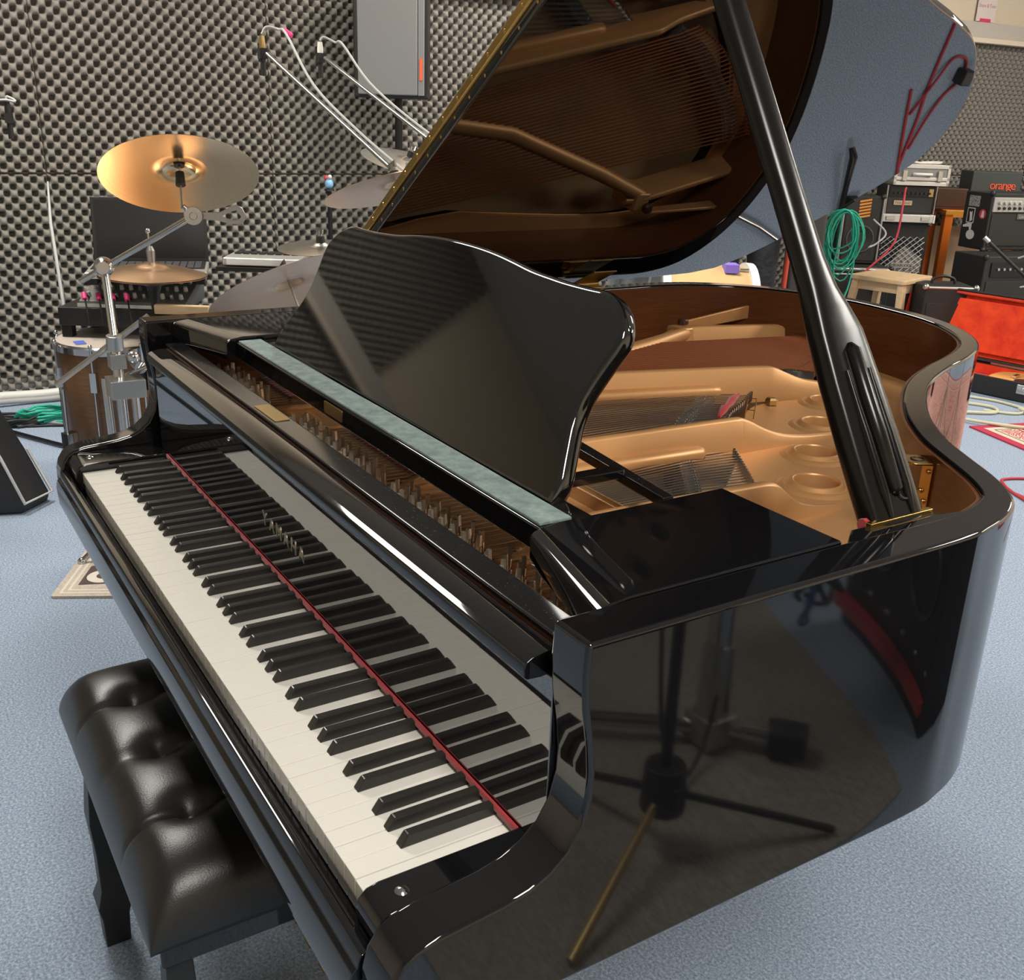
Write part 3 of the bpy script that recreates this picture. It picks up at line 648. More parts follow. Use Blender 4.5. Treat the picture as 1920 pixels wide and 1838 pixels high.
# big gold crash on a boom stand
o = V((-1.905,.335,0)); st = thing('cymbal_stand', 'large gold cymbal tilted on a chrome boom stand above the floor tom', 'cymbal', o)
cn = V((-.36,.20,1.0)).normalized(); cc = V((-2.015,.583,1.167))
toc = (V((1.26,-.28,1.36)) - cc).normalized()
nrm = (toc*-.52 + V((0,0,1))*.85).normalized()
gc = cymbal(st, cc - nrm*.014, nrm, .232, GOLD, bell=.2, bow=.09)
local(B().tube([cc - nrm*.12, cc + nrm*.05], .004, 8), o).build('rod', STEEL, st, 60)
local(B().cone(cc - nrm*.045, cc - nrm*.004, .015, .013, 14), o).build('felt', BLACKP, st, 60)
wingm = st; wing(st, cc + nrm*.04 - o, nrm, BLACKP)
T1 = V((-1.953,.597,1.043)); E0 = V((-2.072,.277,.846)); CL = V((-2.047,.345,.891))
local(B().tube([T1, E0], .0095, 12), o).build('boom', CHROME, st, 60)
local(B().tube([T1, cc - nrm*.115], .010, 10), o).build('tilter_arm', STEEL, st, 60)
local(B().cone(T1 + toc*-.014, T1 + toc*.020, .028, .026, 20).cone(T1 + toc*.020, T1 + toc*.026, .012, .010, 14), o).build('tilter', STEEL, st, 40)
rt = V((.528,.849,.0))
fl = [(0,-.006),(.05,-.010),(.095,-.020),(.125,-.018),(.140,.002),(.128,.028),(.110,.036),(.06,.012),(0,.010)]
hole_ = [(.062,.0),(.098,-.010),(.118,-.008),(.126,.002),(.112,.022),(.085,.014)]
fl_o = fill('wing_lever', [fl, hole_], .008, STEEL, None, Matrix((rt, V((0,0,1)), rt.cross(V((0,0,1))))).transposed().to_4x4(), .001); fl_o.parent = st; fl_o.location = T1 + rt*.02 - o
local(B().ball(tuple(CL), .030, 16, 10).cone(CL + toc*-.01, CL+toc*.045, .022, .018, 16).tube([CL+V((0,0,-.02)), CL+V((.02,.01,-.06))], .006, 8), o).build('boom_clamp', CHROME, st, 50)
P0 = V((-1.905,.335,0))
local(B().tube([CL + V((.006,.0,-.01)), V((-1.956,.337,.66))], .0125, 14), o).build('upper_tube', CHROME, st, 60)
local(B().tube([V((-1.958,.337,.68)), V((-1.905,.335,.05))], .016, 14), o).build('lower_tube', CHROME, st, 60)
local(B().cone((-1.962,.337,.655),(-1.957,.337,.70),.026,.024,16).box(-1.985,-1.93,.315,.36,.60,.645).box(-1.975,-1.88,.30,.40,.52,.575), o).build('tube_clamp', STEEL, st, 50, .002)
local(B().tube([V((-1.935,.375,.57)), V((-1.885,.372,.06))], .012, 12).tube([V((-1.965,.30,.57)), V((-1.915,.30,.06))], .012, 12), o).build('side_tube', CHROME, st, 60)
local(B().tube([V((-2.067,.175,.539)), V((-1.990,.45,.745))], .0095, 10), o).build('second_boom', STEEL, st, 60)
local(B().cone((-1.99,.40,.60),(-1.93,.40,.60),.018,.018,12).ball((-1.93,.38,.635),.02,10,8).tube([(-1.97,.36,.57),(-1.90,.42,.61)],.008,8), o).build('wing_screws', CHROME, st, 50)
base_tripod(st, o, (-1.905,.335), .17, .16, CHROME, 3, .5)
# hi-hat
o = V((-2.36,.55,0)); hh = thing('hi_hat', 'pair of bronze hi-hat cymbals on a black stand before the laptop', 'cymbal', o)
hc = V((-2.375,.562,.815))
cymbal(hh, hc + V((0,0,-.004)), (.02,.03,1), .178, BRONZE, bell=.30, bow=.15)
cymbal(hh, hc + V((0,0,-.008)), (.01,0,-1), .178, BRONZE, bell=.30, bow=.12)
local(B().tube([hc, hc + V((-.02,.0,.135))], .0032, 8).ball(tuple(hc + V((-.02,0,.138))), .009, 10, 8), o).build('rod', CHROME, hh, 60)
local(B().cone(hc+V((0,0,.03)), hc+V((-.003,0,.075)), .012, .015, 12).cone(hc+V((-.003,0,.075)), hc+V((-.004,0,.09)), .015, .008, 12), o).build('clutch', STEEL, hh, 50)
local(B().cone(hc+V((0,0,-.055)), hc+V((0,0,-.02)), .022, .034, 16).cone(hc+V((0,0,-.12)), hc+V((0,0,-.055)), .013, .020, 14), o).build('seat_cup', BLACKP, hh, 50)
local(B().tube([hc+V((0,0,-.11)), (-2.36,.55,.03)], .0125, 12), o).build('pole', BLACKM, hh, 60)
base_tripod(hh, o, (-2.36,.55), .26, .24, BLACKM)
# ride and others on simple stands
def simple_cymbal(label, c, nrm, R, mat, foot, rodlen=.13, polemat=CHROME, name='cymbal_stand', under=False, group=None):
    o = V((foot[0], foot[1], 0)); t = thing(name, label, 'cymbal', o, 0, group); c = V(c); nrm = V(nrm).normalized()
    cymbal(t, c - nrm*R*.02, nrm, R, mat)
    local(B().tube([c - nrm*rodlen, c + nrm*.06], .0042, 8), o).build('rod', STEEL, t, 60)
    wing(t, c + nrm*(R*.13+.018) - o, nrm)
    e = c - nrm*rodlen
    local(B().tube([e, V((o.x,o.y,.05))], .011, 10), o).build('pole', polemat, t, 60)
    local(B().ball(tuple(e), .02, 12, 8), o).build('tilter', polemat, t, 60)
    base_tripod(t, o, (o.x,o.y), .25, .22, polemat, 3, random.uniform(0,2)); return t
v1 = V((-1.733,.814,.862)); t1 = (V((1.26,-.28,1.36))-v1).normalized()
rd = simple_cymbal('wide brown ride cymbal left of the music desk with a white smear', v1 + V((.0,.0,-.01)), t1*-.40 + V((-.1,-.28,.9)), .255, BRONZE, (-1.86,.90), .10, BLACKM)
simple_cymbal('small pale splash cymbal behind the peak of the music desk', (-2.20,1.10,.905), (.05,-.05,1), .15, PALE, (-2.24,1.15))
v2 = V((-1.655,1.132,1.146)); t2 = (V((1.26,-.28,1.36))-v2).normalized()
simple_cymbal('brown cymbal seen from below beside the brass lid hinge', v2, t2*-.30 + V((-.05,-.22,.95)), .225, BRONZE, (-1.75,1.32), .07, BLACKM)
simple_cymbal('bright silver cymbal highest behind the brass lid hinge', (-2.69,1.69,1.165), V((.25,.10,1)), .20, PALE, (-2.75,1.75))
# floor tom
o = V((-2.64,.47,0)); tom = thing('floor_tom', 'brown wood floor tom with chrome hoop beside the piano', 'drum', o)
B().lathe([(.196,.10),(.2,.105),(.2,.545),(.196,.55)], 48).build('shell', DRUMWOOD, tom, 40)
B().lathe([(.0,.556),(.185,.556),(.2,.552)], 48).build('drum_head', HEAD, tom, 60)
for z in (.525, .105): B().lathe([(.203,z),(.212,z+.002),(.212,z+.024),(.205,z+.030),(.200,z+.030),(.200,z)], 48, 0, True).build('hoop', CHROME, tom, 40)
for i in range(8):
    a = 2*PI*i/8 + .2
    l = B().hexa([(.200,-.011,.40),(.222,-.011,.40),(.222,.011,.40),(.200,.011,.40),(.200,-.011,.47),(.222,-.011,.47),(.222,.011,.47),(.200,.011,.47)]).tube([(.216,0,.40),(.216,0,.13)], .003, 6).tube([(.216,0,.47),(.216,0,.555)], .004, 6).ball((.216,0,.562), .008, 8, 6)
    l.xf(Matrix.Rotation(a, 4, 'Z')).build('lug', CHROME, tom, 40)
for a in (.9, 3.0, 5.1):
    l = B().tube([(.225,0,.40),(.228,0,.05),(.25,0,.012)], .006, 8).box(.2,.24,-.02,.02,.18,.24); l.xf(Matrix.Rotation(a, 4, 'Z')).build('leg', CHROME, tom, 50)
for a in (2.4, 5.2): fill('tape', [rrect(-.03,.03,-.018,.018,.004)], .001, BLUET, tom, Matrix.Translation((.15*math.cos(a),.15*math.sin(a),.5575)))
# table, mixer, laptop, controller
tb = thing('rack_table', 'black rack stand carrying the mixer and laptop behind the drums', 'table', (-2.72,.55,0), math.radians(58))
B().box(-.20,.21,-.16,.16,.60,.665).build('rack_top', BLACKP, tb, None, .003)
for x in (-.18,.19):
    for y in (-.13,.13): B().box(x-.018,x+.018,y-.018,y+.018,0,.60).build('leg', BLACKM, tb)
mx = thing('mixer', 'grey audio mixer full of knobs and pink cable tags under the laptop', 'mixer', (-2.665,.59,.667), math.radians(58))
B().hexa([(-.19,-.12,0),(.19,-.12,0),(.19,.12,0),(-.19,.12,0),(-.19,-.12,.022),(.19,-.12,.022),(.19,.12,.095),(-.19,.12,.095)]).build('body', nmat('mixer_grey', (.16,.16,.155), .4, .3), mx, None, .003)
B().box(-.195,.195,-.125,-.115,-.001,.012).build('front_edge', ALU, mx)
for r_ in range(3):
    for i in range(11):
        y = -.085 + .06*r_; z = .022 + .073*(y+.12)/.24
        B().cone((-.165+.033*i,y,z-.002),(-.165+.033*i,y-.006,z+.016),.0085,.0065,10).build('knob', WHITE if (i+r_) % 3 else STEEL, mx, 40)
for i in range(4):
    x = -.16+.05*i
    pl = B().tube([(x,-.10,.03),(x,-.14,.055),(x+.01,-.16,.03),(x+.02,-.17,-.05)], .0035, 6).build('patch_cable', BLACKP, mx, 60)
    B().tube([(x,-.142,.052),(x+.008,-.158,.034)], .009, 8).build('cable_tag', PINK, pl, 60)
lap = thing('laptop', 'open black laptop with dark screen on the mixer', 'laptop', (-2.650,.616,.775), math.radians(72))
B().box(-.205,.205,-.14,.14,0,.022).build('base', ALU, lap, None, .004)
B().box(-.195,.195,-.06,.125,.022,.0235).build('keyboard_bed', BLACKP, lap)
LKEY = nmat('laptop_key_grey', (.07,.07,.072), .35)
for r_ in range(5):
    for i in range(14):
        x = -.185 + .0265*i; y = -.05 + .033*r_
        if (i+r_) % 1 == 0: B().box(x, x+.022, y, y+.027, .0235, .027).build('laptop_key', LKEY, lap)
for x in (-.18,.18):
    B().box(x-.015,x+.015,-.13,.13,-.022,0).build('foot_bar', BLACKP, lap)
sm = Matrix.Translation((0,.142,.022)) @ Matrix.Rotation(math.radians(-12), 4, 'X')
scn = B().box(-.205,.205,0,.008,0,.235).xf(sm).build('screen_lid', BLACKP, lap, None, .003)
B().box(-.193,.193,-.0008,0,.016,.224).xf(sm).build('display', nmat('dark_screen', (.008,.008,.009), .35), scn)
pk = B().box(-.09,.09,-.012,.012,0,.032).build('wood_block', WOOD, None, None, .004, 2, (-2.195,.605,.702)); pk.rotation_euler = (0,0,math.radians(58))
tag(pk, 'pale wooden block on the black shelf before the mixer', 'block')
sh = thing('low_shelf', 'black shelf board under the pale wooden block', 'shelf', (-2.195,.605,0), math.radians(58))
B().box(-.12,.12,-.03,.03,.685,.70).build('board', BLACKP, sh); B().box(-.10,-.08,-.02,.02,0,.685).build('post', BLACKM, sh); B().box(.08,.10,-.02,.02,0,.685).build('post', BLACKM, sh)
ct = thing('midi_controller', 'slim silver keyboard controller on a black stand beside the laptop', 'keyboard', (-2.49,1.0,0), math.radians(58))
B().box(-.16,.16,-.10,.12,.795,.810).build('tray', BLACKP, ct); 
B().box(-.14,.14,-.08,.10,.812,.842).build('body', ALU, ct, None, .006); B().box(-.125,.125,-.0815,-.079,.817,.838).build('front_panel', WHITE, ct)
for i in range(8): B().box(-.12+.03*i,-.098+.03*i,.02,.08,.842,.848).build('pad', BLACKP, ct)
B().cone((0,0,.02),(0,0,.795),.015,.015,12).build('post', BLACKM, ct, 50); B().cone((0,0,0),(0,0,.02),.13,.12,20).build('base_plate', BLACKM, ct, 40)
# loudspeaker on pole
sp = thing('loudspeaker', 'tall grey loudspeaker on a black pole by the foam wall', 'speaker', (-3.785,2.175,0), math.radians(50))
B().prism([(-.19,-.15),(.19,-.15),(.13,.15),(-.13,.15)], lambda a, b: (a, b, 1.415), lambda a, b: (a, b, 2.02)).build('cabinet', BLACKP, sp, None, .01, 2)
B().box(-.165,.135,-.162,-.149,1.43,2.0).build('grille', GREYGRILLE, sp, None, .006)
B().box(.137,.168,-.160,-.149,1.43,2.0).build('trim_strip', GREYGRILLE, sp, None, .003)
B().box(.146,.160,-.1625,-.160,1.50,1.60).build('orange_badge', nmat('badge_orange', (.8,.12,.05), .4), sp)
B().cone((0,0,.05),(0,0,1.42),.019,.019,14).build('pole', BLACKM, sp, 50)
base_tripod(sp, (0,0,0), (0,0), .22, .3, BLACKM)
B().box(-.185,-.165,-.02,.0,1.86,1.885).build('blue_light', nmat('blue_light', (.05,.1,.8), .4), sp)
# microphones on booms
def mic_stand(label, head, end, foot, cable_top, mat=CHROME, tagc=None):
    o = V((foot[0], foot[1], 0)); t = thing('microphone_stand', label, 'microphone', o); head = V(head); end = V(end)
    d = (end-head).normalized()
    local(B().tube([head + d*.03, end], .008, 10), o).build('boom', mat, t, 60)
    mc = B().tube([head + V((0,0,.045)), head + V((0,0,.02)), head + V((0,0,-.02)), head+V((0,0,-.03))], [.009,.0115,.0115,.008], 12); local(mc, o).build('microphone', BLACKP if mat is BLACKM else BRASSD if tagc else WHITE, t, 60)
    local(B().tube([head+V((0,0,-.02)), head+V((0,0,-.085))], .010, 10), o).build('mic_grip', BLACKP, t, 60)
    local(B().box(head.x-.014,head.x+.014,head.y-.014,head.y+.014,head.z-.03,head.z+.005), o).build('clip', BLACKP, t)
    ct_ = V(cable_top); q = [head+V((0,0,.05)), (head+ct_)/2+V((-.01,-.01,.04)), ct_, ct_*.75+(head+d*.30)*.25+V((0,0,.035)), head + d*.30 + V((.0,.01,.03)), head + d*.55 + V((0,.01,.013)), end + V((0,.01,.02))]
    cb = local(B().tube(crom(q, 5), .0045, 8), o).build('cable', GREYC, t, 60)
    if tagc: local(B().tube([q[2]+V((.01,.012,.0)), q[2]+V((.03,.035,-.02))], .009, 8), o).build('cable_tag', tagc, t, 60)
    local(B().tube([end - d*.02, end + d*.16], .013, 10), o).build('counter_grip', BLACKM, t, 60)
    local(B().tube([end, V((o.x,o.y,.05))], .011, 10), o).build('pole', BLACKM, t, 60); local(B().ball(tuple(end), .024, 12, 8), o).build('joint', BLACKM, t, 60)
    base_tripod(t, o, (o.x,o.y), .3, .25, BLACKM, 3, 1.1); return t
mic_stand('chrome microphone boom reaching left with a pink cable tag', (-2.525,1.036,1.545), (-1.842,1.242,1.156), (-1.86,1.27), (-2.50,1.09,1.612), CHROME, PINK)
mic_stand('chrome microphone boom nearest the grey loudspeaker', (-2.818,1.369,1.555), (-2.10,1.58,1.20), (-2.08,1.62), (-2.79,1.42,1.60), CHROME)
mic_stand('black microphone at the far left edge against the foam', (-3.15,.275,1.30), (-3.28,-.35,1.05), (-3.3,-.4), (-3.13,.30,1.345), BLACKM)
rodo = B().tube([(-3.17,.385,1.06),(-3.06,.362,.92),(-2.80,.337,.577),(-2.76,.335,.52)], [.0035,.006,.007,.004], 8).build('grey_rod', GREYC, None, 60); tag(rodo, 'thin grey rod leaning between the foam wall and the floor tom', 'rod')
bt = thing('toy_figure', 'tiny red and blue figure perched by the foam behind the bronze cymbal', 'figurine', (-3.90,1.835,0))
B().cone((0,0,0),(0,0,.965),.012,.012,10).build('post', BLACKM, bt, 50); B().ball((0,0,.995),.022,10,8,sc=(1,1,1.2)).build('body', nmat('toy_blue', (.25,.5,.75), .4), bt, 60)
B().ball((-.02,-.005,1.022),.014,10,8).build('head', nmat('toy_red', (.6,.06,.08), .4), bt, 60); B().ball((.012,.0,1.030),.011,8,6).build('cap', WHITE, bt, 60); B().cone((0,0,.96),(0,0,.97),.026,.024,14).build('stand', BLACKP, bt, 40)
# gig bag, doormat, floor cables at the left
gb = thing('gig_bag', 'black padded gig bag with white piping leaning at the left edge', 'bag', (-2.47,.03,0))
gbq = {'A': V((-2.535,.178,.0)), 'Bq': V((-2.435,.075,.0)), 'C': V((-2.49,-.10,.0)), 'D': V((-2.72,-.10,0)), 'E': V((-2.72,.10,0))}
def bagsec(z, sh, sc_): return [V((-2.56+(p.x+2.56)*sc_-sh*.55, (p.y)*sc_ - sh, z)) for p in (gbq['A'], gbq['Bq'], gbq['C'], gbq['D'], gbq['E'])]
lv = [(0,.0,.92),(.03,-.0,1.0),(.20,.045,.92),(.45,.13,.82),(.75,.25,.70),(1.0,.38,.6)]
vs = []; [vs.extend(bagsec(*l)) for l in lv]; n5 = 5
fs = [(i*5+j, i*5+(j+1) % 5, (i+1)*5+(j+1) % 5, (i+1)*5+j) for i in range(len(lv)-1) for j in range(5)] + [(4,3,2,1,0), tuple(range(25,30))]
NYL = nmat('nylon', (.018,.018,.02), .6); bump(NYL, tex_noise(NYL, 300, 2), .4, .001)
local(B().add(vs, fs), gb.location).build('bag_body', NYL, gb, None, .012, 3)
PIP = nmat('white_piping', (.62,.62,.6), .6)
e1_ = [vs[i*5+1] for i in range(6)]; e0_ = [vs[i*5] for i in range(3)]
local(B().tube([e0_[2]+V((.006,.004,0)), e0_[1]+V((.006,.004,.01)), e1_[1]+V((.006,.004,.012))] + [p+V((.006,.004,0)) for p in e1_[2:]], .0055, 8), gb.location).build('piping', PIP, gb, 60)
e2_ = [vs[i*5+2] for i in range(4)]
local(B().tube([p+V((.006,-.002,.004)) for p in e2_], .0055, 8), gb.location).build('piping', PIP, gb, 60)
dm = V((-1.708,.041,0)); d1 = V((-.86,.44,0)).normalized(); d2 = V((.44,.86,0)).normalized()
dmm = Matrix((d1, d2, V((0,0,-1)))).transposed().to_4x4()
mt = thing('door_mat', 'small beige mat with brown print on the carpet behind the bench', 'mat', dm)
fill('mat_pad', [rrect(0,.62,0,.42,.006)], .008, MATBEIGE, mt, dmm @ Matrix.Translation((0,0,-.004)))
CRM = nmat('mat_cream', (.66,.60,.52), .95)
for k_ in (.018,.036): fill('border_line', [rrect(k_,.62-k_,k_,.42-k_,.004), rrect(k_+.008,.62-k_-.008,k_+.008,.42-k_-.008,.004)], .0006, CRM, mt, dmm @ Matrix.Translation((0,0,-.0083)))
fill('print_block', [[(.075,.055),(.21,.055),(.25,.15),(.09,.20)]], .0006, MATBROWN, mt, dmm @ Matrix.Translation((0,0,-.0083)))
fill('print_ring', [circ(.135,.110,.046,24), circ(.140,.114,.024,20)], .0006, CRM, mt, dmm @ Matrix.Translation((0,0,-.0088)))
fill('print_stroke', [[(.235,.075),(.30,.07),(.33,.10),(.27,.13),(.245,.11)]], .0006, MATBROWN, mt, dmm @ Matrix.Translation((0,0,-.0083)))
def floor_cable(label, pts, r, mat, name='cable', cat='cable', k=6, closed=False):
    ob = B().tube(crom(pts, k, closed), r, 8, 0, closed).build(name, mat, None, 60); return tag(ob, label, cat)
def coil(label, c, R, r, mat, n=5, tilt=None, squash=.45, group=None):
    pts = []
    for i in range(n*14):
        a = 2*PI*i/14; q = 1 + .14*math.sin(i*1.7) ; pts.append((c[0]+R*q*math.cos(a)*squash, c[1]+R*q*math.sin(a), c[2]+r+.010*(i/14)+.006*math.sin(i*2.3)))
    ob = B().tube(pts, r, 6).build('cable_coil', mat, None, 60); return tag(ob, label, 'cable', group)
coil('green cable coiled on the carpet by the floor tom', (-3.60,.36,.0), .14, .006, GREENC, 5)
coil('black cable coiled left of the green floor coil', (-3.58,.20,.0), .12, .006, BLACKP, 4)
for i, (x, r_, m_, l_) in enumerate(((-3.97,.022,WHITE,'thick white cable duct lying along the foam wall'), (-3.90,.014,GREYC,'grey cable bundle lying before the white duct'))):
    floor_cable(l_, [(x+.02*math.sin(j*1.3), -.5+.22*j, r_+.004+.008*(j % 2)) for j in range(8)], r_, m_)
floor_cable('long grey cable on the carpet leading to the floor tom', [(-3.40,-.1,.006),(-3.55,.10,.006),(-3.52,.25,.006),(-3.45,.42,.006),(-3.3,.6,.006)], .005, BLACKP)
floor_cable('pale cable on the carpet crossing behind the gig bag', [(-3.45,-.05,.006),(-3.60,.2,.006),(-3.48,.40,.006),(-3.25,.52,.006)], .005, GREYC)
floor_cable('flat black stand leg lying on the carpet behind the gig bag', [(-3.46,.16,.012),(-3.18,.31,.012),(-3.05,.39,.012)], .009, BLACKM, 'stand_leg', 'stand')

# ================================================================== FAR RIGHT: AMPS, STOOL, CASE
def cab(name, label, cat, loc, rz, w_, d_, h_, mat=TOLEX, grille=None, corners=True, handle=False, group=None):
    t = thing(name, label, cat, loc, math.radians(rz), group)
    B().box(-w_/2,w_/2,-d_/2,d_/2,0,h_).build('cabinet', mat, t, None, .008, 2)
    if grille:
        x0, x1, z0, z1 = grille; B().box(x0,x1,-d_/2-.006,-d_/2+.001,z0,z1).build('grille', GRILLE, t, None, .003)
    if corners:
        for x in (-w_/2, w_/2):
            for z in (0, h_): B().ball((x*.985,-d_/2+.004,z*.985+.004), .020, 8, 6).build('corner_cap', CHROME if corners == 2 else BLACKP, t, 60)
    if handle:
        B().tube(crom([(-.07,0,h_),(-.06,0,h_+.03),(0,0,h_+.045),(.06,0,h_+.03),(.07,0,h_)], 4), .009, 8).build('handle', BLACKP, t, 60)
    return t
def front(t_d, x, z, y=.008): return frame((x, -t_d/2-y, z), (0,-1,0), (1,0,0))
# small cabinet with round cone and orange sticker, on a larger one
c1 = cab('speaker_cabinet', 'small black speaker cabinet with an orange striped sticker beside the green cable coil', 'speaker', (-3.50,5.40,.505), 56, .245, .24, .43, grille=(-.108,.108,.02,.41))
B().torus((0,-.127,.16), .085, .006, (0,1,0), 28, 6).build('cone_ring', nmat('cone_grey', (.09,.085,.08), .4), c1, 60)
B().lathe([(0,-.01),(.03,-.006),(.05,.0),(.08,.006)], 24).xf(frame((0,-.128,.16), (0,-1,0))).build('cone', BLACKP, c1, 60)
b = B()
for i in range(6): b.hexa([(-.03,-.1275,.29+.02*i),(.045,-.1275,.305+.02*i),(.045,-.1265,.305+.02*i),(-.03,-.1265,.29+.02*i),(-.03,-.1275,.302+.02*i),(.045,-.1275,.317+.02*i),(.045,-.1265,.317+.02*i),(-.03,-.1265,.302+.02*i)])
b.build('sticker', nmat('sticker_orange', (.65,.24,.03), .5), c1)
for x in (-.125,.125): B().tube([(x,-.124,0),(x,-.124,.43)], .008, 8).build('edge_trim', STEEL, c1, 60)
c2 = cab('speaker_cabinet', 'large black floor cabinet under the small speaker with a grey tube edge', 'speaker', (-3.42,5.33,0), 56, .40, .36, .50, grille=(-.18,.18,.03,.44))
for z, r_ in ((.488,.014),(.455,.008)): B().tube([(-.2,-.178,z),(.2,-.178,z)], r_, 8).build('edge_trim', STEEL, c2, 60)
B().torus((.02,-.187,.24), .14, .006, (0,1,0), 28, 6).build('cone_ring', nmat('cone_grey2', (.07,.066,.06), .4), c2, 60)
# combo with diamond lattice
c3 = cab('guitar_amp', 'black combo amplifier behind a diamond wire lattice beside the orange table', 'amplifier', (-3.60,5.95,.38), 58, .345, .27, .37, corners=2)
b = B()
for i in range(-6, 10):
    for sg_ in (1, -1):
        x0 = -.155 + .046*i; pts = []
        for t_ in range(26):
            x = x0 + sg_*.0124*t_ + (0 if sg_ > 0 else .276); z = .02 + .0124*t_*.85
            if -.155 <= x <= .155 and z <= .275: pts.append((x, -.143, z))
        if len(pts) > 2: b.tube([pts[0], pts[-1]], .0034, 5)
g3 = b.build('lattice', STEEL, c3, 60); g3['kind'] = 'stuff'
B().box(-.158,.158,-.1375,-.134,.02,.275).build('grille_cloth', GRILLE, c3)
B().add([(-.11,-.139,.03),(.15,-.139,.03),(.15,-.139,.13),(.02,-.139,.21)], [(0,1,2,3)]).build('speaker_paper', nmat('pale_cone', (.34,.31,.25), .8), c3)
pl3 = B().box(-.06,.095,-.150,-.145,.062,.094).build('name_plate', nmat('plate_silver', (.55,.53,.47), .35, .6), c3)
text('lettering', 'MESA/BOOGIE', .026, .0004, BLACKP, pl3, frame((.0175,-.1505,.078), (0,-1,0), (1,0,0)), spacing=.86)
cab('speaker_cabinet', 'black floor cabinet under the diamond lattice amplifier', 'speaker', (-3.60,5.95,0), 58, .36, .29, .378)
c4 = thing('flight_case', 'flat aluminium rack case edge with two latches on the lattice amplifier', 'case', (-3.56,5.92,.752), math.radians(58))
B().box(-.18,.18,-.13,.13,0,.052).build('body', ALU, c4, None, .004)
for x in (-.12,.12): B().box(x-.03,x+.03,-.137,-.129,.012,.040).build('latch', CHROME, c4, None, .003)
B().box(.176,.186,-.135,.135,0,.052).build('end_cap', WHITE, c4)
c5 = cab('amp_head', 'black amplifier head with a small tan name plate under the aluminium case', 'amplifier', (-3.60,5.98,.806), 58, .325, .24, .185, corners=False)
B().box(-.15,.15,-.124,-.119,.11,.175).build('control_panel', BLACKM, c5)
for i in range(9): B().cone((-.12+.03*i,-.124,.135),(-.12+.03*i,-.136,.135),.008,.007,10).build('knob', BLACKP, c5, 40)
B().box(.115,.145,-.128,-.123,.115,.165).build('brass_grille', BRASSD, c5)
np5 = B().box(-.115,.01,-.126,-.121,.055,.085).build('name_plate', nmat('plate_tan', (.42,.33,.21), .5), c5)
text('lettering', 'Hot Rmer', .026, .0004, nmat('tan_letter', (.20,.11,.03), .5), np5, frame((-.052,-.1265,.070), (0,-1,0), (1,0,0)))
for x in (-.17,.166): B().tube([(x,-.128,0),(x,-.128,.185)], .0065, 8).build('edge_trim', STEEL, c5, 60)
c6 = thing('flight_case', 'silver aluminium briefcase with handle and latches on top of the amp head', 'case', (-3.58,6.02,.992), math.radians(58))
B().box(-.185,.185,-.14,.14,.0,.135).build('panel', nmat('case_grey', (.24,.235,.22), .6), c6)
for (z0, z1) in ((0,.026),(.034,.056),(.112,.138)): B().box(-.19,.19,-.146,.146,z0,z1).build('aluminium_rail', ALU, c6, None, .003)
for x in (-.19,.17): B().box(x,x+.02,-.146,.146,0,.138).build('corner_rail', ALU, c6, None, .003)
for x in (-.12,.12): B().box(x-.016,x+.016,-.156,-.144,.03,.10).build('latch', CHROME, c6, None, .003)
B().tube(crom([(-.06,-.147,.075),(-.05,-.165,.075),(0,-.17,.075),(.05,-.165,.075),(.06,-.147,.075)], 4), .010, 8).build('handle', WHITE, c6, 60)
floor_cable('white cable draped over the silver briefcase', [(-3.66,5.80,1.14),(-3.62,5.92,1.155),(-3.55,6.0,1.139),(-3.50,6.08,1.139),(-3.47,6.12,1.14),(-3.52,6.20,1.145),(-3.6,6.1,1.139)], .006, WHITE)
# orange table, brown box, amp head under a dark cover
ot = thing('orange_table', 'orange painted metal table by the foam wall', 'table', (-3.57,6.71,0), math.radians(58))
for x in (-.23,.23):
    for y in (-.16,.16): B().box(x-.03,x+.03,y-.03,y+.03,0,.79).build('leg', ORANGE, ot, None, .004)
B().box(-.26,.26,-.19,-.13,.765,.815).build('front_rail', nmat('amber_paint', (.85,.36,.05), .4), ot, None, .004); B().box(-.26,.26,-.13,.19,.79,.815).build('table_top', ORANGE, ot)
B().box(-.20,.20,.10,.12,.20,.68).build('back_panel', nmat('tan_panel', (.70,.50,.30), .6), ot)
b6 = thing('wooden_box', 'dark brown wooden box on the orange table', 'box', (-3.70,6.55,.816), math.radians(58)); B().box(-.13,.12,-.12,.12,0,.145).build('box_body', DKWOOD, b6, None, .004); B().box(-.10,.10,-.124,-.119,.02,.12).build('front_panel', DKWOOD, b6)
og = cab('covered_amp', 'dark grey covered amp head with orange lettering on the orange table', 'amplifier', (-3.52,6.80,.816), 58, .36, .22, .27, mat=nmat('cover_grey', (.05,.055,.05), .7), corners=False)
text('lettering', 'orange', .082, .002, nmat('logo_orange', (.80,.10,.03), .5), og, front(.22, .045, .175, .003), spacing=.82)
text('lettering_small', 'AMPS', .03, .001, GREYC, og, front(.22, .03, .112, .003))
cbo = floor_cable('black power lead hanging down from the orange table', [(-3.40,6.68,.80),(-3.36,6.70,.70),(-3.34,6.70,.60),(-3.38,6.66,.52),(-3.42,6.6,.46)], .006, BLACKP)
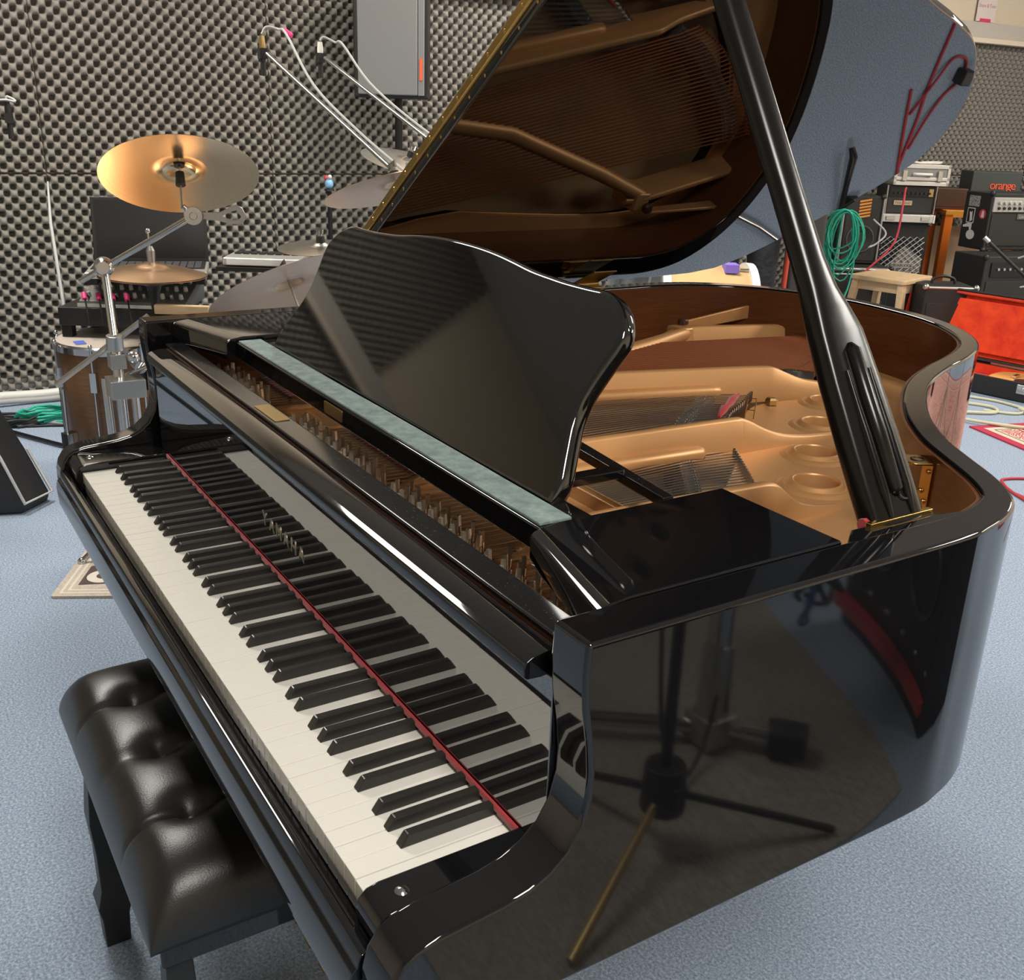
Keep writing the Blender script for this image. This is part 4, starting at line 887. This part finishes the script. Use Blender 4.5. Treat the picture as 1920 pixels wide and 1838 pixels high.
# amp with stickers on another amp
a1 = cab('guitar_amp', 'black guitar amplifier with stickers on its side on a larger amp', 'amplifier', (-3.085,6.40,.604), 75, .50, .25, .37, grille=(-.23,.23,.03,.235), corners=True)
B().box(-.235,.235,-.135,-.120,.25,.345).build('control_panel', nmat('panel_silver', (.42,.42,.41), .35, .5), a1, None, .004)
for i in range(10): B().cone((-.19+.042*i,-.135,.31),(-.19+.042*i,-.150,.31),.013,.011,10).build('knob', CHROME, a1, 40)
for i in range(10): B().cone((-.19+.042*i,-.135,.275),(-.19+.042*i,-.145,.275),.010,.009,10).build('knob', BLACKP, a1, 40)
pl = B().box(-.03,.075,-.138,-.130,.205,.24).build('name_plate', nmat('plate_dark', (.10,.10,.10), .4), a1); text('lettering', 'Line 6', .030, .0004, GREYC, pl, frame((.022,-.1385,.222), (0,-1,0)))
sx = -.25-.0015
def side(y, z): return frame((sx, y, z), (-1,0,0), (0,-1,0))
STK = nmat('sticker_white', (.62,.60,.57), .5)
gs = nmat('sticker_grey', (.30,.29,.27), .6); ramp(gs, tex_noise(gs, 160, 1), [(.48,(.13,.125,.12)), (.52,(.42,.40,.38))])
fill('sticker', [rrect(-.052,.052,-.035,.035,.004)], .001, gs, a1, side(.03,.31)); f2 = fill('sticker', [rrect(-.036,.036,-.050,.050,.004)], .001, STK, a1, side(.045,.215))
fill('sticker_print', [rrect(-.030,.030,-.044,.044,.004)], .001, BLACKP, f2, side(.045,.215) @ Matrix.Translation((0,0,.0008))); fill('sticker_print', [[(-.012,.025),(.004,.02),(.012,.03),(.022,-.03),(.0,-.042),(-.006,0)]], .001, STK, f2, side(.045,.215) @ Matrix.Translation((0,0,.0016)))
f3 = fill('sticker', [circ(0,0,.032,20)], .001, nmat('sticker_red', (.50,.04,.07), .5), a1, side(-.065,.232)); fill('sticker_print', [[(-.012,-.022),(.016,-.022),(.012,.02),(-.006,.022)]], .001, STK, f3, side(-.065,.232) @ Matrix.Translation((0,0,.0008)))
fill('sticker', [[(-.05,0),(-.02,.012),(.02,.03),(.035,.02),(.035,-.02),(.02,-.028),(.01,-.006),(-.045,-.012)]], .001, STK, a1, side(.055,.145)); fill('sticker', [[(x*1.25, y) for x, y in circ(0,0,.032,20)]], .001, STK, a1, side(.02,.09))
a2 = cab('guitar_amp', 'large black guitar amplifier standing under the stickered amp', 'amplifier', (-2.89,6.20,0), 75, .60, .30, .60, grille=(-.27,.27,.04,.44))
B().box(-.25,.25,-.158,-.149,.47,.56).build('control_panel', BLACKM, a2); 
for i in range(9): B().cone((-.20+.045*i,-.158,.52),(-.20+.045*i,-.170,.52),.010,.009,10).build('knob', STEEL, a2, 40)
floor_cable('pale cable looped over the large black amp front', [(-2.70,6.02,.60),(-2.64,6.06,.62),(-2.58,6.12,.55),(-2.60,6.10,.45),(-2.66,6.04,.42)], .006, GREYC)
a3 = cab('practice_amp', 'small black practice amp with a grey carry handle behind the orange case', 'amplifier', (-2.62,5.19,0), 58, .30, .26, .495, handle=True, corners=2, grille=(-.13,.13,.03,.40))
B().tube([(-.15,-.125,.487),(.15,-.125,.487)], .009, 8).build('edge_trim', STEEL, a3, 60)
mr = thing('boom_stand', 'black boom stand slanting in front of the right hand amps', 'stand', (-2.02,5.42,0))
local(B().tube([(-2.357,5.128,.79),(-2.02,5.40,.44)], .010, 8), mr.location).build('boom', BLACKM, mr, 60); local(B().tube([(-2.362,5.124,.795),(-2.34,5.142,.772)], .014, 8), mr.location).build('tip', STEEL, mr, 60)
local(B().tube([(-2.02,5.42,.03),(-2.02,5.41,.62)], .012, 10), mr.location).build('pole', BLACKM, mr, 60); local(B().ball((-2.12,5.31,.545), .022, 10, 8).tube([(-2.15,5.30,.50),(-2.10,5.33,.44)], .008, 8), mr.location).build('clutch', CHROME, mr, 60)
base_tripod(mr, mr.location, (-2.02,5.42), .2, .2, BLACKM)
# stool
stl = thing('step_stool', 'pale wooden step stool in front of the amps', 'stool', (-2.915,5.09,0), math.radians(103))
fill('seat', [rrect(-.19,.19,-.175,.175,.02)], .026, WOOD, stl, Matrix.Translation((0,0,.497)), .004)
for sx_ in (-1,1):
    for sy in (-1,1):
        x0, y0 = .205*sx_, .19*sy; x1, y1 = .155*sx_, .145*sy; r = .024
        B().hexa([(x0-r,y0-r*.8,0),(x0+r,y0-r*.8,0),(x0+r,y0+r*.8,0),(x0-r,y0+r*.8,0),(x1-r,y1-r*.8,.485),(x1+r,y1-r*.8,.485),(x1+r,y1+r*.8,.485),(x1-r,y1+r*.8,.485)]).build('leg', WOOD, stl, None, .004)
for sx_ in (-1,1): B().box(.150*sx_-.01,.150*sx_+.01,-.13,.13,.425,.484).build('apron', WOOD, stl, None, .002)
for sy in (-1,1): B().box(-.14,.14,.145*sy-.01,.145*sy+.01,.425,.484).build('apron', WOOD, stl, None, .002)
B().box(-.17,.17,-.24,-.10,.215,.238).build('step', WOOD, stl, None, .004); B().box(-.18,.18,.14,.16,.20,.24).build('stretcher', WOOD, stl, None, .002)
# orange plush guitar case with guitar
ce = V((.98,.17,0)).normalized(); cb_ = V((-.17,.98,0)).normalized(); co = V((-2.72,4.72,0))
cm = Matrix((ce, cb_, V((0,0,1)))).transposed().to_4x4()
gcs = thing('guitar_case', 'open black guitar case lined with bright orange plush', 'case', co, math.atan2(ce.y, ce.x))
BLK = nmat('case_vinyl', (.012,.012,.013), .5)
w_, d_, h_ = 1.60, .38, .105
q = B().box(0,w_,0,.012,0,h_).box(0,w_,d_-.012,d_,0,h_).box(0,.012,.012,d_-.012,0,h_).box(w_-.012,w_,.012,d_-.012,0,h_).box(0,w_,0,d_,0,.010); q.build('shell', BLK, gcs, None, .003)
q = B().box(.012,w_-.012,.012,d_-.012,.010,.035).box(.012,w_-.012,.012,.03,.035,h_-.012).box(.012,w_-.012,d_-.03,d_-.012,.035,h_-.012).box(.012,.05,.03,d_-.03,.035,h_-.012); q.build('lining', PLUSH, gcs, None, .006)
lm = Matrix.Translation((0,d_,h_)) @ Matrix.Rotation(math.radians(78), 4, 'X')
ld = B().box(0,w_,0,d_,-.012,0).box(0,w_,d_-.012,d_,0,.075).box(0,.012,0,d_,0,.075).box(w_-.012,w_,0,d_,0,.075).box(0,w_,0,.012,0,.05); ld.xf(lm).build('case_lid', BLK, gcs, None, .003)
B().box(.014,w_-.014,.014,d_-.014,.0,.02).box(.014,.028,.014,d_-.014,.02,.070).box(.014,w_-.014,d_-.028,d_-.014,.02,.07).box(.16,w_-.014,.04,d_-.05,.02,.045).xf(lm).build('lid_lining', PLUSH, gcs, None, .006)
for x in (.93,1.28): B().box(x-.035,x+.035,-.006,.0,.045,.095).cone((x,-.006,.07),(x,-.012,.07),.012,.010,12).build('latch', CHROME, gcs, 40, .002)
B().tube(crom([(1.03,-.002,.05),(1.05,-.03,.05),(1.11,-.035,.05),(1.17,-.03,.05),(1.19,-.002,.05)],4), .008, 8).build('handle', CHROME, gcs, 60)
gt = thing('guitar', 'honey coloured guitar lying in the orange lined case', 'guitar', co + ce*.98 + cb_*.20 + V((0,0,.036)), math.atan2(ce.y, ce.x))
body = [(-.30,0),(-.29,.08),(-.22,.145),(-.12,.15),(-.04,.115),(.04,.12),(.12,.13),(.155,.08),(.13,.04),(.13,-.04),(.155,-.08),(.12,-.13),(.04,-.12),(-.04,-.115),(-.12,-.15),(-.22,-.145),(-.29,-.08)]
body = [tuple(p.xy) for p in crom([(*p,0) for p in body], 4, True)]
fill('body', [body], .045, nmat('honey_wood', (.80,.42,.13), .3), gt, Matrix.Translation((0,0,.024)), .005)
fill('pickguard', [[(x*.45-.02, y*.30-.07) for x, y in body]], .002, BLACKP, gt, Matrix.Translation((0,0,.052)))
for x in (-.10,.02): B().box(x-.014,x+.014,-.036,.036,.050,.060).build('pickup', BLACKP, gt)
B().box(.10,.60,-.024,.024,.040,.058).build('neck', WOOD, gt, None, .004); B().box(-.19,-.17,-.03,.03,.05,.062).build('bridge', CHROME, gt)
B().hexa([(-.40,.165,.06),(.70,.165,.06),(.70,.18,.06),(-.40,.18,.06),(-.40,.165,.074),(.70,.165,.074),(.70,.18,.074),(-.40,.18,.074)]).build('binding', WHITE, gt)
# rug
rg = thing('patterned_rug', 'red and cream patterned rug beside the orange case', 'rug', (-1.63,4.19,0))
RUGM = nmat('rug_weave', (.45,.05,.08), .95)
N, L, p = nodes(RUGM); tc = N.new('ShaderNodeTexCoord'); sx3 = N.new('ShaderNodeSeparateXYZ'); L.new(tc.outputs['Object'], sx3.inputs[0])
def math_(op, a, b=None):
    n = N.new('ShaderNodeMath'); n.operation = op
    for i, q_ in enumerate((a, b)):
        if q_ is None: continue
        if isinstance(q_, (int, float)): n.inputs[i].default_value = q_
        else: L.new(q_, n.inputs[i])
    return n.outputs[0]
RW, RH = 2.6, 1.9
ex = math_('MINIMUM', sx3.outputs[0], math_('SUBTRACT', RW, sx3.outputs[0])); ey = math_('MINIMUM', sx3.outputs[1], math_('SUBTRACT', RH, sx3.outputs[1])); ed_ = math_('MINIMUM', ex, ey)
vr = N.new('ShaderNodeTexVoronoi'); vr.inputs['Scale'].default_value = 13; L.new(tc.outputs['Object'], vr.inputs['Vector'])
nz = N.new('ShaderNodeTexNoise'); nz.inputs['Scale'].default_value = 26; nz.inputs['Detail'].default_value = 1; L.new(tc.outputs['Object'], nz.inputs['Vector'])
mot = math_('GREATER_THAN', math_('SINE', math_('MULTIPLY', math_('ADD', vr.outputs['Distance'], math_('MULTIPLY', nz.outputs['Fac'], .9)), 34)), .1)
band = N.new('ShaderNodeValToRGB'); band.color_ramp.interpolation = 'CONSTANT'; els = band.color_ramp.elements
stops = [(0,(.42,.03,.07)),(.045,(.62,.54,.42)),(.075,(.10,.05,.05)),(.083,(.62,.54,.42)),(.24,(.42,.03,.07)),(.27,(.62,.54,.42)),(.30,(.40,.03,.06))]
while len(els) < len(stops): els.new(.5)
for i, (a, c_) in enumerate(stops): els[i].position = a; els[i].color = (*c_, 1)
L.new(ed_, band.inputs[0])
inner_c = N.new('ShaderNodeMix'); inner_c.data_type = 'RGBA'; inner_c.inputs[6].default_value = (.42,.03,.07,1); inner_c.inputs[7].default_value = (.66,.56,.42,1); L.new(mot, inner_c.inputs[0])
inr = math_('MULTIPLY', math_('GREATER_THAN', ed_, .095), math_('MAXIMUM', math_('LESS_THAN', ed_, .235), math_('GREATER_THAN', ed_, .31)))
fin = N.new('ShaderNodeMix'); fin.data_type = 'RGBA'; L.new(inr, fin.inputs[0]); L.new(band.outputs[0], fin.inputs[6]); L.new(inner_c.outputs[2], fin.inputs[7]); L.new(fin.outputs[2], p.inputs['Base Color'])
re1 = V((.96,-.28,0)).normalized(); re2 = V((.28,.96,0)).normalized()
rg.rotation_euler = (0,0,math.atan2(re1.y, re1.x))
B().box(0,RW,0,RH,.0,.008).build('weave', RUGM, rg, None, .002)
floor_cable('cream cable looping over the carpet at the rug corner', [(-1.95,4.55,.008),(-1.80,4.62,.008),(-1.72,4.52,.010),(-1.80,4.36,.012),(-1.72,4.25,.016),(-1.55,4.32,.018),(-1.42,4.45,.018),(-1.50,4.60,.018),(-1.7,4.7,.016)], .008, CREAMC)
floor_cable('second cream cable bent beside the open case', [(-2.0,4.70,.008),(-1.86,4.76,.008),(-1.70,4.74,.008),(-1.66,4.62,.008),(-1.78,4.52,.008)], .007, CREAMC)
floor_cable('long red cable trailing over the bare carpet beyond the piano', [(.2,3.3,.006),(-.1,3.39,.006),(-.36,3.41,.006),(-.58,3.43,.006),(-.72,3.46,.006),(-.87,3.48,.006),(-.95,3.50,.006),(-1.03,3.565,.006),(-1.055,3.62,.006),(-1.0,3.72,.006),(-.86,3.80,.006),(-.6,3.84,.006)], .0062, REDC)
floor_cable('short red cable looped around the black foam cube', [(-.84,3.485,.012),(-.72,3.50,.014),(-.62,3.545,.006),(-.545,3.60,.006),(-.47,3.58,.006),(-.47,3.50,.006),(-.56,3.44,.018),(-.70,3.40,.006)], .0055, REDC)
floor_cable('red cable lying apart on the carpet at the right edge', [(-1.0,3.535,.006),(-.93,3.49,.006),(-.863,3.457,.006),(-.74,3.40,.006),(-.60,3.34,.006)], .0062, REDC)
floor_cable('dark red jack lead hanging in front of the speaker cabinets', [(-3.32,5.62,.99),(-3.20,5.46,.985),(-3.13,5.37,.93),(-3.10,5.32,.72),(-3.11,5.26,.62),(-3.16,5.15,.50),(-3.15,5.04,.40)], .007, REDC)
floor_cable('grey jack lead curving across the small speaker cabinet', [(-3.30,5.32,.80),(-3.22,5.36,.72),(-3.20,5.26,.66),(-3.14,5.12,.65)], .006, GREYC)
# green coil hanging on a stand
gs_ = thing('cable_stand', 'black stand hung with loops of green cable behind the lid prop', 'stand', (-2.985,4.63,0))
B().tube([(0,0,.03),(-.0,0,.92)], .011, 10).build('pole', BLACKM, gs_, 60); B().tube([(0,0,.90),(.08,.02,.96)], .010, 8).build('hook', BLACKM, gs_, 60)
base_tripod(gs_, (0,0,0), (0,0), .22, .2, BLACKM)
random.seed(11)
for i in range(11):
    r1 = random.uniform(.075,.115); r2 = random.uniform(.10,.20); zc = .90 - r2; pts = []
    oy = random.uniform(-.03,.03); of = V((.03+.006*i, -.02, 0))
    for j in range(20):
        a = 2*PI*j/20; u_ = r1*math.sin(a); pts.append(of + V((u_*.528+.02*math.sin(3*a+i)*.2, u_*.849+oy, zc + r2*math.cos(a) + .008*math.sin(2*a+i))))
    B().tube(pts, .0048, 6, 0, True).build('cable_loop', GREENC, gs_, 60)
B().tube(crom([(.04,-.02,.86),(.07,-.06,.70),(.10,-.10,.55),(.16,-.06,.30),(.17,-.05,.02)], 5), .005, 6).build('cable_end', GREENC, gs_, 60)
B().tube(crom([(.06,.05,.80),(.10,.06,.62),(.13,.01,.48),(.15,-.05,.36),(.16,-.08,.02)], 5), .005, 6).build('cable_end', GREENC, gs_, 60)
# paper notice
ppm = Matrix((WD, V((0,0,1)), WN)).transposed().to_4x4()
nt = thing('paper_notice', 'pale pink paper notice taped above the foam on the cream wall', 'notice', (-3.955,7.02,2.03))
fill('sheet', [rrect(-.105,.105,.08,.36,.004)], .002, PAPER, nt, ppm @ Matrix.Translation((0,0,.004)))
B().box(-.06,.06,.065,.10,.003,.007).xf(ppm).build('red_tape', nmat('tape_red', (.75,.05,.14), .5), nt)
TXT = nmat('print_pink', (.55,.20,.22), .7); text('lettering', 'Workshop', .045, .0003, TXT, nt, ppm @ Matrix.Translation((0,.30,.0055))); text('lettering', 'Snare & Tom', .035, .0003, TXT, nt, ppm @ Matrix.Translation((0,.185,.0055)))
# kick drum with cloth, tall soft case, grey cabinet
kd = thing('kick_drum', 'tan wooden drum lying on its side with white hoop beyond the piano', 'drum', (-2.585,3.24,0), math.radians(58))
kd.scale = (1.08,1.08,1.12); km = frame((-.22,0,.335), (1,0,-.06), (0,0,1))
B().lathe([(.300,.03),(.305,.03),(.305,.40),(.300,.40)], 48).xf(km).build('shell', TANWOOD, kd, 40)
for z in (0,.395): B().lathe([(.302,z),(.325,z),(.325,z+.035),(.302,z+.035)], 48, 0, True).xf(km).build('hoop', WHITE, kd, 40)
for z in (.01,.42): B().lathe([(0,z),(.305,z)], 48).xf(km).build('drum_head', HEAD, kd, 40)
for i in range(8):
    a = 2*PI*i/8+.25; B().ball((.31*math.cos(a),.31*math.sin(a),.34), .016, 10, 8).cone((.31*math.cos(a),.31*math.sin(a),.34),(.315*math.cos(a),.315*math.sin(a),.40),.006,.006,8).xf(km).build('lug', CHROME, kd, 50)
B().box(.08,.14,-.12,-.03,.605,.640).build('purple_tape', PURPLE, kd)
clv = []; 
for j in range(13):
    for i in range(17):
        x = -.22+.26*i/16; y = -.16 + .5*j/12; z = .335 + math.sqrt(max(.0, .325**2-y*y*.98)) + .02 + .022*math.sin(i*1.1+j*.8) + .014*math.sin(j*2.1-i*.5)
        clv.append((x,y,z))
cl = B().add(clv, [(j*17+i, j*17+i+1, (j+1)*17+i+1, (j+1)*17+i) for j in range(12) for i in range(16)]).build('cloth', CLOTH, None, 180, 0, 2, (-2.70,3.06,.10)); cl.rotation_euler = (0,0,math.radians(58)); md = cl.modifiers.new('thick', 'SOLIDIFY'); md.thickness = .012; md2 = cl.modifiers.new('sub', 'SUBSURF'); md2.levels = 1; md2.render_levels = 1
tag(cl, 'crumpled grey cloth draped over the tan drum', 'cloth')
rc = thing('soft_case', 'tall dark soft case with an orange red zip edge', 'case', (-2.905,4.205,0), math.radians(58))
B().box(-.03,.15,-.06,.10,0,1.15).build('case_body', nmat('soft_grey', (.06,.058,.053), .8), rc, None, .02, 3); B().tube([(-.055,-.055,.03),(-.05,-.06,.5),(-.045,-.06,.95),(-.03,-.05,1.14)], .014, 10).build('zip_edge', nmat('zip_red', (.72,.09,.05), .6), rc, 60)
B().box(-.02,.14,-.066,-.058,.05,.46).build('pocket', nmat('soft_grey2', (.035,.033,.03), .8), rc, None, .006)

# ================================================================== THINGS SEEN MAINLY IN THE POLISH (beside the treble side)
gm = thing('grey_floor_mat', 'worn grey floor mat on the carpet beside the treble side', 'mat', (1.9,1.1,0))
fill('mat_sheet', [[(-.74,-.75),(-.647,.395),(-.243,.579),(.75,1.03),(.80,-.70)]], .006, GREYMAT, gm, Matrix.Translation((0,0,.003)))
ms = thing('microphone_stand', 'black tripod microphone stand on the grey floor mat', 'stand', (1.39,.88,.006))
B().cone((0,0,.10),(0,0,.20),.045,.040,16).box(-.05,-.02,-.015,.015,.12,.17).build('hub', BLACKP, ms, 40, .004)
B().tube([(0,0,.16),(0,0,.75)], .012, 12).build('pole', BLACKM, ms, 60); B().tube([(0,0,.73),(0,0,1.25)], .009, 10).build('upper_pole', BLACKM, ms, 60); B().cone((0,0,.71),(0,0,.76),.019,.016,12).build('collar', CHROME, ms, 50)
for a in (-.2, 1.95, 4.25): B().tube([(.03*math.cos(a),.03*math.sin(a),.13),(.36*math.cos(a),.36*math.sin(a),.012)], .009, 8).build('leg', BRASSD if a > 4 else BLACKM, ms, 60)
cs_ = thing('chrome_stand', 'chrome workshop stand with black rubber feet on the grey mat', 'stand', (1.62,1.22,.006))
B().tube([(0,0,.05),(0,0,.85)], .027, 16).build('pole', CHROME, cs_, 60); B().cone((0,0,.08),(0,0,.26),.040,.034,18).build('collar', STEEL, cs_, 50); B().box(-.045,.045,-.045,.045,.01,.085).build('socket', STEEL, cs_, None, .006)
for dcs, ln in ((V((-.75,.66,0)).normalized(),.15),(V((.59,-.81,0)).normalized(),.36)): sgn = 1; B().tube([(0,0,.045), tuple(dcs*sgn*ln + V((0,0,.045)))], .018, 12).build('foot_tube', CHROME, cs_, 60); B().cone(tuple(dcs*sgn*(ln-.02)+V((0,0,.048))), tuple(dcs*sgn*(ln+.06)+V((0,0,.048))), .045, .045, 10).build('rubber_foot', BLACKP, cs_, 40, .006)
B().box(-.03,.03,-.12,.12,.55,.62).build('junction_box', BLACKP, cs_, None, .005)
random.seed(5)
for i in range(7):
    c_ = V((1.60,1.45,.62)); r1 = random.uniform(.06,.16); pts = [c_ + V((random.uniform(-.04,.04)*.5 + r1*math.sin(2*PI*j/14)*.6, r1*math.sin(2*PI*j/14)*.8+.03*i*.5, -.28-r1*1.1*(1-math.cos(2*PI*j/14))*.9 + .24)) for j in range(14)]
    tag(B().tube(crom(pts, 3, True), .0055, 6, 0, True).build('cable_loop', BLUEC if i == 2 else BLACKP, None, 60), 'blue cable loop hanging on the chrome stand' if i == 2 else 'black cable loop hanging on the chrome stand', 'cable', None if i == 2 else 'black loops on the chrome stand')
floor_cable('thin black cable drooping to the grey mat by the tripod', [(1.41,.86,.9),(1.46,.90,.5),(1.50,.97,.16),(1.52,1.06,.03),(1.58,1.18,.10),(1.62,1.25,.35)], .005, BLACKP)
mo = cab('floor_monitor', 'black wedge loudspeaker with riveted edge and a red felt strip', 'speaker', (1.56,2.00,0), 26, .66, .34, .62, mat=BLACKP, corners=False)
for x, z in ((-.15,.36),(.15,.36)): B().torus((x,-.173,z), .11, .007, (0,1,0), 28, 6).build('cone_ring', nmat('ring_dark', (.05,.045,.04), .4), mo, 60)
for i in range(6):
    for z in (.16,.58): B().ball((-.29+.116*i,-.172,z), .008, 8, 6).build('rivet', CHROME, mo, 60)
B().box(-.32,.32,-.20,-.165,.06,.10).build('felt_strip', RED, mo, None, .006)
cab('equipment_trunk', 'tall black equipment trunk beyond the chrome stand', 'case', (2.55,1.35,0), -60, .8, .5, .95, mat=BLACKP, corners=False)
fp = B().tube([(-.83,3.12,.03),(-.86,3.13,.05),(-.99,3.19,.03),(-1.14,3.25,.02)], [.012,.016,.012,.012], 8).build('black_bar', BLACKM, None, 60); tag(fp, 'short bent black bar lying on the carpet beyond the tail', 'stand')
fp2 = B().tube([(-1.12,2.66,.02),(-1.17,2.80,.02),(-1.25,2.97,.02),(-1.23,3.10,.02)], .010, 8).build('chrome_bar', CHROME, None, 60); tag(fp2, 'bent chrome bar lying on the carpet behind the tail', 'stand')
for x, y, l_ in ((-.53,3.59,'black foam cube by the red cable loop'), (-1.08,3.29,'black foam cube beside the bent black bar')):
    tag(B().box(-.03,.03,-.03,.03,0,.05).build('foam_cube', BLACKP, None, None, .006, 2, (x,y,0)), l_, 'block')

# ================================================================== PERSON standing behind the lid
def skinmesh(name, chain, mat, parent, loc, lev=2, rz=0, extra=None):
    """chain: list of (point, radius, parent index)"""
    me = bpy.data.meshes.new(name); me.from_pydata([c[0] for c in chain], [(i, c[2]) for i, c in enumerate(chain) if c[2] is not None], []); me.materials.append(mat)
    ob = bpy.data.objects.new(name, me); col.objects.link(ob); ob.location = loc; ob.rotation_euler = (0,0,rz)
    if parent: ob.parent = parent
    sk = ob.modifiers.new('skin', 'SKIN'); sk.use_smooth_shade = True
    if not me.skin_vertices: me.attributes.new('skin', 'FLOAT', 'POINT') if False else None
    return ob, sk, lev
def do_skin(name, chain, mat, parent, rz=0, lev=2):
    bm = bmesh.new(); sl = bm.verts.layers.skin.verify(); vs = []
    for p, r, par in chain:
        v = bm.verts.new(p); v[sl].radius = (r, r) if not isinstance(r, tuple) else r; vs.append(v)
    vs[0][sl].use_root = True
    for i, c in enumerate(chain):
        if c[2] is not None: bm.edges.new((vs[i], vs[c[2]]))
    me = bpy.data.meshes.new(name); bm.to_mesh(me); bm.free(); me.materials.append(mat)
    ob = bpy.data.objects.new(name, me); col.objects.link(ob); ob.parent = parent
    sk = ob.modifiers.new('skin', 'SKIN'); sk.use_smooth_shade = True
    sb = ob.modifiers.new('sub', 'SUBSURF'); sb.levels = lev; sb.render_levels = lev
    return ob
pers = thing('person', 'person in dark trousers standing behind the piano lid', 'person', (-2.93,3.84,0), math.radians(58))
def limb(ch, start, pts):
    k = start
    for p, r in pts: ch.append((p, r, k)); k = len(ch)-1
    return k
ch = [((0,0,.95), .13, None)]
k = limb(ch, 0, [((0,-.01,1.10),.125),((0,-.015,1.28),.135),((0,0,1.43),.10),((0,.0,1.50),.052),((0,-.01,1.56),.05)])
hd = limb(ch, k, [((0,-.02,1.62),.082),((0,-.02,1.69),.092),((0,-.01,1.75),.075)])
for s_ in (-1,1):
    a = limb(ch, 3, [((.16*s_,0,1.40),.062),((.21*s_,.0,1.27),.050),((.245*s_,.01,1.10),.042),((.25*s_,-.04,.94),.034),((.25*s_,-.07,.85),.026),((.25*s_,-.085,.80),.034)])
    for fi, (dx, ln) in enumerate(((-.024,.070),(-.008,.082),(.009,.078),(.024,.060))):
        limb(ch, a, [((.25*s_,-.085-dx,.765),.0095),((.247*s_,-.092-dx,.765-ln*.5),.0085),((.240*s_,-.094-dx,.765-ln),.007)])
    limb(ch, a-1, [((.245*s_,-.115,.80),.012),((.238*s_,-.128,.765),.010),((.234*s_,-.132,.738),.008)])
    limb(ch, 0, [((.095*s_,0,.86),.095),((.105*s_,-.01,.50),.062),((.11*s_,.01,.30),.056),((.11*s_,.02,.09),.042),((.11*s_,-.06,.045),.040),((.11*s_,-.15,.035),.030)])
do_skin('body', ch, SKIN, pers)
ch = [((0,0,.97), .142, None)]
for s_ in (-1,1): limb(ch, 0, [((.10*s_,0,.86),.112),((.108*s_,-.01,.66),.092),((.108*s_,-.015,.50),.080),((.112*s_,.012,.30),.076),((.112*s_,.018,.10),.068)])
do_skin('trousers', ch, JEAN, pers)
ch = [((0,0,.96),.148,None)]; k = limb(ch, 0, [((0,-.01,1.12),.140),((0,-.015,1.28),.150),((0,0,1.43),.112)])
for s_ in (-1,1): limb(ch, k, [((.165*s_,0,1.40),.074),((.212*s_,0,1.26),.062),((.235*s_,.005,1.15),.058)])
do_skin('shirt', ch, SHIRT, pers)
for s_ in (-1,1):
    do_skin('shoe', [((.112*s_,.03,.05),.052,None),((.112*s_,-.06,.045),.048,0),((.112*s_,-.16,.035),.036,1)], BLACKP, pers)
    B().ball((.033*s_,-.103,1.675),.012,10,8).build('eye', WHITE, pers, 60); B().ball((.092*s_,-.015,1.665),.02,8,6,sc=(.5,1,1.5)).build('ear', SKIN, pers, 60)
B().ball((0,-.122,1.645),.014,10,8,sc=(.9,1.1,1.6)).build('nose', SKIN, pers, 60); B().ball((0,-.098,1.600),.02,10,8,sc=(1.3,.5,.4)).build('mouth', nmat('lip', (.42,.16,.13), .5), pers, 60)
B().ball((0,.012,1.735),.108,20,14,sc=(.95,1.02,.82)).build('hair', HAIR, pers, 60)

dt = thing('drum_throne', 'round black drum stool on the patterned rug', 'stool', (-.25,4.35,.008))
B().lathe([(0,.47),(.14,.47),(.165,.485),(.165,.53),(.14,.55),(0,.555)], 36).build('seat', LEATHER, dt, 50); B().cone((0,0,.05),(0,0,.47),.014,.014,12).build('post', CHROME, dt, 50)
base_tripod(dt, (0,0,0), (0,0), .24, .26, CHROME)
